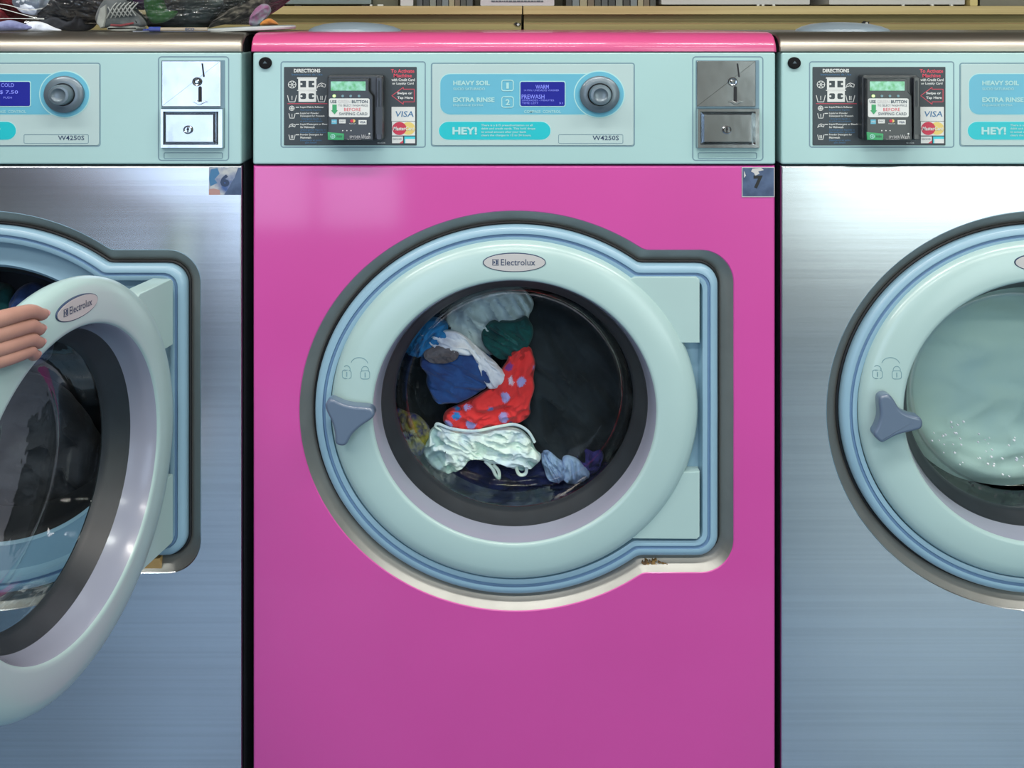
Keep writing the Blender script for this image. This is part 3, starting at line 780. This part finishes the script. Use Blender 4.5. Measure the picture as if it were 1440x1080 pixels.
# ---------------------------------------------------------------- things on top of the machines
YT = 45.2   # level of the machine tops
def on_top(name, label, cat, pts, z, thick, mat, **k):
    return garment(name, label, cat, pts, z, thick, mat, **k)
GB = 'clothes inside the clear plastic bag'
on_top('red_jumper', 'red jumper at the left end of the plastic bag', 'clothing', [(-60, 42), (-70, 0), (-30, -30), (20, -20), (40, 10), (38, 30), (20, 36)], -150, 36, cloth('red', (150, 40, 48), (110, 20, 34)), fold=8, seed=31, group=GB)
on_top('lavender_cloth', 'pale lavender cloth below the red jumper', 'cloth', [(-30, 44), (-30, 36), (0, 31), (14, 27), (30, 33), (48, 36), (50, 42), (20, 43.5)], -80, 14, cloth('lavender', (140, 150, 190), (110, 118, 160)), fold=3, seed=32, group=GB)
on_top('white_blouse', 'white blouse bundled beside the red jumper', 'clothing', [(18, 4), (20, -30), (60, -40), (84, -10), (72, 8), (56, 20), (44, 22), (30, 16)], -95, 16, WH, fold=6, seed=33, group=GB)
on_top('white_cloth_corner', 'white cloth poking out under the black jacket', 'cloth', [(36, 44), (40, 30), (56, 30), (74, 38), (92, 44), (60, 44.5)], -85, 10, WH, fold=3, seed=34, group=GB)
on_top('black_jacket', 'black jacket bundled in the plastic bag', 'clothing', [(48, 26), (70, 6), (84, -30), (140, -40), (152, -10), (140, 30), (130, 44), (92, 44.3), (70, 36)], -110, 24, CH, fold=8, seed=35, group=GB)
on_top('purple_blouse', 'purple cloth above the sneaker', 'clothing', [(176, 8), (176, -20), (200, -30), (214, 0), (208, 14), (192, 14)], -120, 16, cloth('plum', (84, 44, 92), (60, 30, 70)), fold=4, seed=36, group=GB)
on_top('green_scarf', 'bright green scarf hanging in the plastic bag', 'scarf', [(204, 4), (204, -30), (232, -30), (230, 6), (236, 16), (252, 14), (246, 24), (232, 32), (214, 34), (206, 20)], -96, 10, cloth('lime', (70, 140, 60), (90, 150, 80)), fold=5, seed=37, group=GB, c=(218, 16))
on_top('brown_coat', 'dark brown coat filling the middle of the plastic bag', 'coat', [(206, 40), (214, 20), (236, -30), (300, -40), (330, -10), (312, 20), (290, 43), (240, 44)], -150, 30, cloth('brown', (70, 66, 58), (84, 100, 96), vs=12), fold=7, seed=38, group=GB)
on_top('black_net_skirt', 'black net cloth at the right end of the plastic bag', 'clothing', [(290, 40), (312, 16), (320, -20), (360, -30), (376, 0), (366, 18), (352, 24), (330, 30), (302, 38)], -120, 14, cloth('net', (24, 24, 22), (90, 88, 78), vs=60), fold=5, fscale=.05, aniso=(.4, 2.4), ang=-.4, seed=39, group=GB)
on_top('pink_top', 'pink cloth at the right end of the plastic bag', 'clothing', [(352, 36), (350, 22), (362, 12), (372, 4), (380, 8), (380, 22), (370, 32), (362, 38)], -100, 12, cloth('mauve', (130, 84, 120), (110, 150, 150), vs=40), fold=4, seed=40, group=GB)
on_top('orange_cloth', 'small orange cloth resting on the white tray', 'cloth', [(365, 36), (370, 29), (378, 25), (386, 28), (396, 35), (380, 36)], -90, 8, cloth('orange', (196, 130, 50), (150, 90, 40)), fold=2, seed=41)
# sneaker
def J(x, y, z): return I(x, y+1.9, z)
LACE = pm('lace_grey', (138, 144, 142), .7, var=.2)
def sneaker():
    o = (168, YT, -72)
    r = empty('sneaker', o); tag(r, 'grey and black sneaker with laces lying in the plastic bag', 'shoe')
    def q(x, y, z): return J(x, y, z)
    b = MB(o)
    prof = smooth([(150, 39), (160, 42), (178, 42.6), (192, 42), (198, 37), (190, 34), (170, 35), (156, 34.5)], 2)
    b.poly([J(x, y, -60)[:2] for x, y in prof], -92, -52, cloth('sole', (128, 134, 130), bump=.1), bev=3); b.build('sole', r)
    b = MB(o)
    prof = smooth([(132, 26), (138, 8), (150, -8), (176, -6), (184, 12), (196, 22), (200, 34), (190, 36), (156, 36), (142, 38)], 2)
    b.poly([J(x, y, -62)[:2] for x, y in prof], -92, -58, cloth('shoe', (60, 68, 70), (96, 102, 104), vs=24), bev=6, seg=4); b.build('upper', r)
    b = MB(o)
    for k in range(6):
        x = 150+k*6; b.tube([J(x, 24-k*.6, -58), J(x+4, 16-k*.6, -53), J(x+9, 7, -54), J(x+14, 2, -58)], 1.1, LACE, 6)
        b.tube([J(x+2, 8-k*.5, -57), J(x+5, 14-k*.4, -53), J(x+11, 20, -56)], .9, LACE, 6)
    b.build('lace', r)
    b = MB(o); b.tube([J(156, 33.4, -54), J(170, 34, -50), (J(188, 30.5, -54))], 1.6, cloth('stripe', (110, 40, 48)), 6); b.build('stripe', r)
    b = MB(o); b.poly([J(x, y, -56)[:2] for x, y in [(135, 30), (140, 10), (149, 4), (150, 20), (146, 36), (141, 38)]], -70, -54, cloth('heel', (140, 146, 142)), bev=4); b.build('heel_cap', r)
sneaker()
# clear plastic bag
PB = glassmat('clear_plastic', (232, 236, 238), .18, 1.4, .05, k=.9, bs=26, bump=.9)
b = MB((150, YT, -170)); n = 64; rings = []
for j in range(1, 15):
    t = j/15
    for_r = []
    for k in range(n):
        a = 2*PI*k/n
        rr = (1.0+.05*noise.noise(Vector((math.cos(a)*3, math.sin(a)*3, t*4)))*2+.03*math.sin(a*17+t*8))*(math.sin(PI*min(1, .12+t*.62))**.5 if t < .9 else .8*(1-t)*8+.3)
        for_r.append((128+262*rr*math.cos(a), YT-.5-150*t+2*noise.noise(Vector((a*3, t*9, 1)))*(t > .1), -170+118*rr*math.sin(a)))
    rings.append(for_r)
b.grid(rings, PB, True, True, True)
bag = tag(b.build('plastic_bag', ang=60), 'clear plastic bag full of clothes on top of machine 6', 'bag')
b = MB((150, YT, -170))
for L in ([(-20, 4, -46), (10, 7, -46), (36, 14, -46), (60, 12, -46)], [(-20, 6, -46), (20, 17, -46), (50, 25, -45), (62, 26, -46)], [(-20, 27, -46), (20, 26, -46), (62, 27, -46)]):
    b.tube(curve2([I(*p) for p in L]), .55, WHITE, 5)
o = b.build('drawstring', None); mw = o.location.copy(); o.parent = bag; o.location = mw-bag.location
# pen
o_ = (250, YT, -30); pen = empty('ballpoint_pen', o_); tag(pen, 'clear ballpoint pen with blue cap lying before the bag', 'pen')
b = MB(o_); b.tube([I(225, 41.2, -30), I(228, 41.0, -30), I(292, 41.0, -30)], 2.6, pm('pen_clear', (150, 140, 120), .25, coat=.5, var=.1), 10); b.build('barrel', pen)
b = MB(o_); b.tube([I(201, 42.2, -30), I(209, 41.6, -30), I(210, 41.0, -30), I(226, 40.9, -30)], [.8, 1.6, 3.4, 3.4], pm('pen_blue', (24, 50, 130), .35, coat=.3, var=.1), 10); b.build('cap', pen)
b = MB(o_); b.text('ECO', 253, 39.2, 266, 43.2, -26.8, NAVYTX, .03); b.build('pen_print', pen)
b = MB((230, YT, -40)); b.rrect(*I(188, 43.4, -40)[:2], *I(292, 44.6, -40)[:2], -110, -36, pm('paper_grey', (120, 128, 140), .6, var=.1)); tag(b.build('paper_sheet'), 'thin grey paper sheet lying under the pen', 'paper')
# tray
o_ = (353, YT, -80); tr = empty('oval_tray', o_); tag(tr, 'white rimmed oval tray lying across the gap between machines 6 and 7', 'tray')
b = MB(o_); n = 48
cx, cy, zc = I(353, 39.6, -80)
def trr(s_, dy): return [(cx+66*s_*math.cos(2*PI*k/n), cy+dy-66*s_*math.cos(2*PI*k/n)*.045+1.0, zc+48*s_*math.sin(2*PI*k/n)) for k in range(n)]
b.grid([trr(.9, 3.2), trr(.98, 2.6), trr(1, 0), trr(.99, -2.2), trr(.96, -2.4)], pm('tray_white', (176, 184, 184), .4, var=.05), True, True, False); b.build('tray_rim', tr)
b = MB(o_); b.grid([trr(.96, -2.4), trr(.95, -3.4), trr(.1, -3.6)], pm('tray_grey', (96, 108, 110), .5, var=.1), True, False, True); b.build('tray_top', tr)

# ---------------------------------------------------------------- ledge behind the machines
WOOD = pm('light_wood', (190, 176, 126), .55, var=.2, vscale=5, stretch=(.5, 1, 18), rgb2=(176, 160, 110))
WOODD = pm('shade_tinted_wood', (164, 154, 102), .6, var=.2, vscale=5, stretch=(.4, 1, 16), rgb2=(148, 138, 92))  # ledge wood again, the shadow below the board darkened into its colour
ZS = -712.0
def ledge(xa, xb, label):
    o = ((xa+xb)/2, FY, ZS-120); r = empty('wooden_ledge', o); tag(r, label, 'ledge', 'wooden ledge units behind the machines')
    b = MB(o); b.rrect(xa, I(0, 8.4, ZS)[1], xb, I(0, 20.3, ZS)[1], ZS-330, ZS, WOOD, 0, .8); b.build('ledge_board', r)
    b = MB(o); b.rrect(xa+1.5, I(0, 20.3, ZS)[1]+.05, xb-1.5, FY, ZS-320, ZS-24, WOODD); b.build('ledge_panel', r)
    b = MB(o)
    b.line([(xa+3, 33.2), (xb-3, 32.4)], .7, ZS-25, ZS-23.2, pm('panel_line', (150, 104, 74), .6, var=.1)); b.build('panel_seam', r)
    sx_ = I(728, 0, ZS)[0] if xa < 0 else I(1222, 0, ZS)[0]; sy_ = I(0, 34.6 if xa < 0 else 33, ZS)[1]
    b = MB(o); b.poly([(sx_-8, sy_-2), (sx_-3, sy_-5), (sx_+3, sy_-3), (sx_+7, sy_-4), (sx_+6, sy_+1), (sx_-4, sy_+2)], ZS-30, ZS-20, DARK); b.disc(sx_+1, sy_, 2.6, ZS-26, ZS-17, WHITE, bev=.8); b.build('cabinet_catch', r)
xs_ = I(735.0, 0, ZS)[0]
ledge(-640, xs_-1.2, 'pale wooden ledge behind the pink machine, left of the seam')
ledge(xs_+1.2, 2100, 'pale wooden ledge behind the machines, right of the seam')
# things standing on the ledge
YS = I(0, 8.4, ZS)[1]
def board_thing(name, label, cat, xa, xb, ytop_img, z, depth, m, rough=0, group=None, ybase=None):
    x0 = I(xa, 0, z)[0]; x1 = I(xb, 0, z)[0]
    b = MB(((x0+x1)/2, YS, z)); b.rrect(x0, YS-ytop_img, x1, YS-.2 if ybase is None else ybase, z-depth, z, m, 2, 1)
    return tag(b.build(name), label, cat, group)
SIL = pm('silver_plastic', (126, 142, 142), .35, .3, var=.1)
x0, x1 = I(372, 0, -740)[0], I(522, 0, -740)[0]
o_ = ((x0+x1)/2, YS, -740); lp = empty('laptop', o_); tag(lp, 'closed silver laptop standing on the ledge beside the plastic bag', 'laptop')
b = MB(o_); b.rrect(x0, YS-22, x1, YS-3.6, -980, -740, SIL, 3, 2); b.build('laptop_case', lp)
b = MB(o_)
for x in (x0+25, x0+60, x1-20): b.rrect(x, YS-4, x+14, YS-.1, -770, -744, DARK)
b.build('rubber_foot', lp)
board_thing('white_tag', 'small white card standing on the ledge right of the laptop', 'card', 563, 581, 40, -722, 3, pm('card_white', (190, 194, 194), .6, var=.03))
cols = [(120, 126, 120), (150, 144, 118), (76, 82, 84), (60, 62, 60), (104, 94, 78), (54, 60, 60), (110, 120, 124), (70, 74, 70)]
def books(xa, xb, n, grp, words):
    x = xa; w = (xb-xa)/n
    for k in range(n):
        c = cols[(k*3+len(grp)) % 8]
        ww = w*(.8+.3*R.random())
        x0 = I(x, 0, -740)[0]; x1 = I(min(x+ww*.9, xb), 0, -740)[0]
        o = ((x0+x1)/2, YS, -740); r = empty('binder', o)
        tag(r, words, 'binder', grp)
        b = MB(o); b.rrect(x0, YS-150, x1, YS-.2, -900, -740, pm('binder_%d_%d_%d' % c, c, .5, var=.1), 1, .8); b.build('cover', r)
        b = MB(o); b.rrect(x0+2, YS-146, x1-2, YS-3, -905, -899, PLATE); b.build('paper_block', r)
        x += ww
books(586, 672, 9, 'binders left of the printed notice', 'binder spine standing on the ledge between white card and printed notice')
books(796, 930, 13, 'binders right of the printed notice', 'binder spine standing on the ledge between printed notice and white boxes')
PAPER = pm('notice_paper', (186, 188, 190), .6, var=.03)
nt_ = board_thing('printed_notice', 'white printed notice leaning on the ledge at the seam', 'notice', 675.5, 779.5, 140, -716, 2.5, PAPER)
b = MB(ORI[nt_.name])
xx = I(691, 0, -713)[0]
while xx < I(764, 0, -713)[0]:
    w_ = R.uniform(2, 9); b.rrect(xx, YS-11.2, xx+w_, YS-8.6, -716, -713.2, GREYTX); xx += w_+1.6
b.build('print_line', nt_)
BX = pm('white_box', (180, 184, 184), .5, var=.04)
board_thing('white_box', 'long white box on the ledge left of the narrow gap', 'box', 930, 1139, 160, -730, 150, BX, group='white boxes on the ledge', ybase=YS-3)
board_thing('white_box', 'white box on the ledge beside the wooden post', 'box', 1166, 1357, 160, -730, 150, BX, group='white boxes on the ledge', ybase=YS-3)
for (xa, xb) in ((930, 1139), (1166, 1357)):
    for t in (.15, .85):
        pass
board_thing('wooden_post', 'narrow pale wooden post standing on the ledge at right', 'post', 1364, 1375, 200, -722, 30, pm('post_wood', (190, 178, 120), .6, var=.1))
board_thing('metal_box', 'grey metal box on the ledge at the far right', 'box', 1378, 1500, 150, -735, 120, pm('grey_box', (104, 104, 92), .5, var=.2))
board_thing('dark_crate', 'dark box behind the laptop on the ledge', 'box', 524, 560, 90, -760, 100, pm('olive_box', (92, 94, 78), .6, var=.2))
# small pale clips along the ledge front
for k, x in enumerate((522, 535, 1066, 1073, 1088, 1270, 1311, 1338)):
    X = I(x, 0, -720)[0]
    b = MB((X, YS, -720)); b.rrect(X-(2.6 if k != 1 else 6), YS-3.2, X+(2.6 if k != 1 else 6), YS-.1, -724, -717, WHITE, 1.2, .6)
    tag(b.build('plastic_clip'), 'small white plastic clip on the front edge of the ledge', 'clip', 'white clips along the ledge')

# ---------------------------------------------------------------- room
def struct(b, name): return tag(b.build(name, None, smooth=False), kind='structure')
WALL = pm('painted_wall', (150, 152, 146), .8, var=.06, vscale=3)
FLOORM = pm('floor_tiles', (70, 98, 120), .32, coat=.2, var=.25, vscale=4)
def mw(o): return MB((o[0], o[1], o[2]))
XL, XR, ZB, ZF, YC = -2400, 3700, -1090, 3000, -1080   # room limits in drawing units
b = MB(); b.rrect(XL, FY, XR, FY+60, ZB, ZF, FLOORM); struct(b, 'floor')
b = MB(); b.rrect(XL+10, FY-3, XR-10, FY, -10, 744, pm('floor_strip', (100, 130, 158), .35, coat=.2, var=.15, vscale=4)); struct(b, 'trim_1')
b = MB(); b.rrect(XL, YC-60, XR, YC, ZB, ZF, pm('ceiling_paint', (206, 190, 170), .8, var=.04)); struct(b, 'ceiling')
b = MB(); b.rrect(XL, YC, XR, FY, ZB-60, ZB, pm('back_wall', (96, 98, 86), .8, var=.1)); struct(b, 'wall_back')
b = MB(); b.rrect(XL-60, YC, XL, FY, ZB-60, ZF+60, pm('wall_brown', (92, 66, 58), .8, var=.1)); struct(b, 'wall_left')
b = MB(); b.rrect(XR, YC, XR+60, FY, ZB-60, ZF+60, WALL); struct(b, 'wall_right')
# street side: piers, sill and head around the shop windows
win = [(-820, 300), (1840, 3400)]
SILL = 885; HEAD = -900
b = MB()
xs = [XL]+[v for w_ in win for v in w_]+[XR]
for k in range(0, len(xs), 2): b.rrect(xs[k], YC, xs[k+1], FY, ZF, ZF+60, WALL)
for (a, c) in win:
    b.rrect(a, SILL, c, FY, ZF, ZF+60, WALL); b.rrect(a, YC, c, HEAD, ZF, ZF+60, WALL)
struct(b, 'wall_front')
FR = pm('window_frame_dark', (40, 50, 66), .5, var=.1)
WG = glassmat('window_glass', (235, 240, 240), .01, 1.45)
for k, (a, c) in enumerate(win):
    b = MB(((a+c)/2, SILL, ZF+30)); b.frame(a, HEAD, c, SILL, 30, ZF+10, ZF+50, FR, 1)
    nm = 3 if k == 0 else 3
    for j in range(1, nm):
        x = a+(c-a)*j/nm; b.rrect(x-18, HEAD, x+18, SILL, ZF+10, ZF+50, FR)
    b.rrect(a, -420, c, -390, ZF+12, ZF+48, FR)
    w_ = struct(b, 'window_%d' % (k+1))
    b = MB(((a+c)/2, SILL, ZF+30)); b.rrect(a+20, HEAD+20, c-20, SILL-20, ZF+28, ZF+32, WG); g = b.build('pane', w_)
# ceiling lamps
def area(name, x, y, z, sx, sy, power, col, rot):
    l = bpy.data.lights.new(name, 'AREA'); l.shape = 'RECTANGLE'; l.size = sx; l.size_y = sy; l.energy = power; l.color = col
    o = bpy.data.objects.new(name, l); C.objects.link(o); o.location = W(x, y, z); o.rotation_euler = rot
    return o
LAMPM = pm('lamp_diffuser', (240, 232, 215), .6, var=.02, emis=(255, 232, 200), es=2.2)
for k, (x, z) in enumerate(((-500, 800), (720, 800), (1940, 800), (-500, 2100), (720, 2100), (1940, 2100))):
    o = (x, YC+14, z); r = empty('ceiling_lamp', o); tag(r, 'long fluorescent ceiling lamp', 'lamp', 'ceiling lamps')
    b = MB(o); b.rrect(x-500, YC, x+500, YC+12, z-70, z+70, WALL); b.build('lamp_housing', r)
    b = MB(o); b.rrect(x-490, YC+12, x+490, YC+20, z-60, z+60, LAMPM, 0, 3); b.build('lamp_diffuser', r)
    area('lamp_light', x, YC+26, z, 1.2, .15, 32, (1, .95, .9), (0, 0, 0))
# daylight just outside the shop windows
for (a, c), e, col in ((win[0], 54, (.70, .76, 1.0)), (win[1], 88, (.97, 1.0, .95))):
    area('daylight', (a+c)/2, (HEAD+SILL)/2, ZF+90, (c-a)*U, (SILL-HEAD)*U, e, col, (PI/2, 0, 0))

# world
w = bpy.data.worlds.new('sky'); bpy.context.scene.world = w; w.use_nodes = True
bg = w.node_tree.nodes['Background']; bg.inputs[0].default_value = (.82, .92, 1, 1); bg.inputs[1].default_value = .8

# ---------------------------------------------------------------- person holding the open door
# positions in drawing units; the hand grips the rim of the open door
sk = pm('skin', (172, 132, 118), .5, var=.12, vscale=20, bump=.15, bscale=90)
HX, HZ = 995-750, -2
ct, st = math.cos(THETA), math.sin(THETA)
def DP(s_, y, n_):   # s_: distance from the hinge along the door, n_: out of its front face
    return (HX-s_*ct+n_*st, y, HZ+s_*st+n_*ct)
FING = [(339, 354, 342), (354.5, 369, 348), (369.5, 383.5, 349), (382.5, 395, 357)]
V = []; E_ = []; RAD = []
def vtx(p, r): V.append(p); RAD.append(r if isinstance(r, tuple) else (r, r)); return len(V)-1
def chain(start, pts):
    a = start
    for p, r in pts:
        c = vtx(p, r); E_.append((a, c)); a = c
    return a
def build_person():
    px, pz = -560, 640          # where they stand
    hipy = 470; sh = 40
    pel = vtx((px, hipy, pz), (118, 84))
    belly = chain(pel, [((px, 360, pz), (104, 78)), ((px+4, 240, pz), (112, 82)), ((px+4, 130, pz), (120, 80)), ((px+2, 62, pz), (84, 60))])
    neck = chain(belly, [((px, 10, pz-6), (44, 44)), ((px, -38, pz-12), (42, 44))])
    head = chain(neck, [((px, -75, pz-18), (56, 66)), ((px, -125, pz-20), (62, 76)), ((px, -172, pz-14), (50, 62))])
    chest = belly
    # arm towards the door rim
    elbow = (px+330, 300, pz-60)
    wrist = DP(506, 380, -14)
    a = chain(belly, [((px+118, 72, pz), 54), ((px+165, 120, pz-8), 44), ((px+250, 220, pz-40), 37), (elbow, 34)])
    a = chain(a, [((elbow[0]*.5+wrist[0]*.5, (elbow[1]+wrist[1])*.5, (elbow[2]+wrist[2])*.5), 31), (wrist, (21, 17))])
    palm = chain(a, [(DP(474, 370, -8), (25, 13))])
    hand(palm, lambda f, t, n: DP(452-f, t, n))
    # other arm hanging
    a = chain(chest, [((px-118, 72, pz), 54), ((px-150, 130, pz), 44), ((px-158, 260, pz), 36), ((px-155, 350, pz-10), 34), ((px-152, 450, pz-40), 28), ((px-150, 540, pz-70), (20, 17))])
    pa = chain(a, [((px-150, 574, pz-80), (24, 14))])
    for k in range(4):
        dz = -24+k*16; L = (60, 66, 62, 50)[k]
        chain(pa, [((px-152, 600, pz-84+dz), 9), ((px-150, 612+L*.4, pz-88+dz), 7.5), ((px-144, 612+L*.8, pz-90+dz), 6.2)])
    chain(pa, [((px-140, 590, pz-112), 9), ((px-130, 620, pz-122), 7.5)])
    for s_ in (-1, 1):
        a = chain(pel, [((px+s_*56, 540, pz), (74, 74)), ((px+s_*62, 680, pz-4), 58), ((px+s_*62, 820, pz-8), 48), ((px+s_*62, 950, pz+6), 44), ((px+s_*60, 1110, pz+12), 28), ((px+s_*60, 1140, pz+4), 32)])
        chain(a, [((px+s_*64, 1150, pz-60), (34, 24)), ((px+s_*68, 1158, pz-120), (28, 16))])
def hand(palm, F):
    # four fingers stacked down the face, tips toward the hinge
    for k, (ya, yb, tip) in enumerate(FING):
        r = (8.4, 8.6, 8.4, 7.4)[k]
        k0 = DP(446, ya+(2-k)*.5+2, 12); k1 = DP(414, ya+1.5, 24); k2 = DP(380, ya*.7+yb*.3, 25); k3 = DP(tip+17, yb-.6, 23.5); k4 = DP(tip+5, yb, 21.6)
        chain(palm, [(k0, r+2.4), (k1, r+1.1), (k2, r+.2), (k3, r-.7), (k4, r-2.2)])
    chain(palm, [(DP(456, 392, -22), 12), (DP(436, 386, -44), 10.5), (DP(414, 376, -54), 9), (DP(396, 368, -55), 7.5)])
build_person()
me = bpy.data.meshes.new('person')
orig = W(-560, FY, 640)
me.from_pydata([W(*p)-orig for p in V], E_, []); me.update()
po = bpy.data.objects.new('person', me); C.objects.link(po); po.location = orig
sm = po.modifiers.new('skin', 'SKIN'); sm.use_smooth_shade = True
for k, r in enumerate(RAD):
    d = me.skin_vertices[0].data[k]; d.radius = (r[0]*U, r[1]*U); d.use_root = (k == 0)
ss = po.modifiers.new('sub', 'SUBSURF'); ss.levels = 2; ss.render_levels = 2
me.materials.append(sk)
tag(po, 'person holding the open door of machine 6, only their fingers in view', 'person')
dg = bpy.context.evaluated_depsgraph_get(); dg.update()
ev = po.evaluated_get(dg).to_mesh()
nm_ = bpy.data.meshes.new_from_object(po.evaluated_get(dg)); po.modifiers.clear(); po.data = nm_
nm_.materials.clear(); nm_.materials.append(sk)
# clothing shells made from the body surface
def shell(name, keep, off, mat):
    bm = bmesh.new(); bm.from_mesh(nm_); bm.normal_update()
    kill = [f for f in bm.faces if not keep(f.calc_center_median()+orig)]
    bmesh.ops.delete(bm, geom=kill, context='FACES')
    for v in bm.verts: v.co += v.normal*off
    m_ = bpy.data.meshes.new(name); bm.to_mesh(m_); bm.free(); m_.materials.append(mat)
    o = bpy.data.objects.new(name, m_); C.objects.link(o); o.parent = po
    so = o.modifiers.new('s', 'SOLIDIFY'); so.thickness = .004; so.offset = 1
    return o
zy = lambda y: (FY-y)*U
wrx = W(*DP(506, 380, -14))
shell('shirt', lambda p: zy(510) < p.z < zy(40) and (p-wrx).length > .34 and not (p.z < zy(480) and p.x < W(-660, 0, 0).x and p.x > -9), .008, cloth('person_shirt', (84, 34, 38), var=.2))
shell('trousers', lambda p: zy(1120) < p.z < zy(470) and p.x > W(-682, 0, 0).x and (p-wrx).length > .3, .010, cloth('person_trousers', (40, 44, 60), var=.2))
shell('shoe', lambda p: p.z < zy(1108), .007, cloth('person_shoe', (30, 30, 34), var=.2))
shell('hair', lambda p: p.z > zy(-95) and (p.z > zy(-150) or p.y < W(0, 0, 640).y+9 and p.y < W(0, 0, 612).y+.0), .012, cloth('person_hair', (40, 28, 22), var=.3))
# face and fingernails
b = MB((-560, FY, 640))
for s_ in (-1, 1):
    b.lathe(-560+s_*22, -120, [(6, 562), (5, 565), (2, 567)], WHITE, 1.3, 12, cap1=True)
    b.lathe(-560+s_*22, -120, [(2.6, 566), (2, 568)], SLOT, 1, 10, cap1=True)
b.line([(-576, -82), (-544, -82)], 5, 570, 573, CARDR)
b.poly([(-564, -118), (-556, -118), (-551, -98), (-569, -98)], 560, 574, sk, bev=3)
o = b.build('face', None); mwl = o.location.copy(); o.parent = po; o.location = mwl-po.location
b = MB((-560, FY, 640)); NAIL = pm('fingernail', (205, 150, 150), .3, var=.05)
for k, (ya, yb, tip) in enumerate(FING):
    rings = []
    for s_ in (1, .6, .2):
        rings.append([DP(tip+8.5+6.2*s_*math.cos(2*PI*q/12), yb+4.2*s_*math.sin(2*PI*q/12), 26.6-(k == 3)*.8+1.4*(1-s_*s_)-1.4*s_*s_*abs(math.sin(2*PI*q/12))+1.2*s_*math.cos(2*PI*q/12)) for q in range(12)])
    b.grid(rings, NAIL, True, False, True)
o = b.build('fingernail', None); mwl = o.location.copy(); o.parent = po; o.location = mwl-po.location

# ---------------------------------------------------------------- camera and view
cam = bpy.data.cameras.new('camera'); co = bpy.data.objects.new('camera', cam); C.objects.link(co)
co.location = W(720, EYE, D); co.rotation_euler = (PI/2, 0, 0)
cam.sensor_width = 36; cam.lens = D/1440*36; cam.shift_y = -(540-EYE)/1440; cam.clip_start = .02
sc_ = bpy.context.scene; sc_.camera = co
sc_.view_settings.view_transform = 'Standard'; sc_.view_settings.look = 'None'; sc_.view_settings.gamma = 1
sc_.view_settings.exposure = -.36
sc_.cycles.use_denoising = True; sc_.cycles.max_bounces = 10; sc_.cycles.transparent_max_bounces = 16
sc_.cycles.sample_clamp_indirect = 4
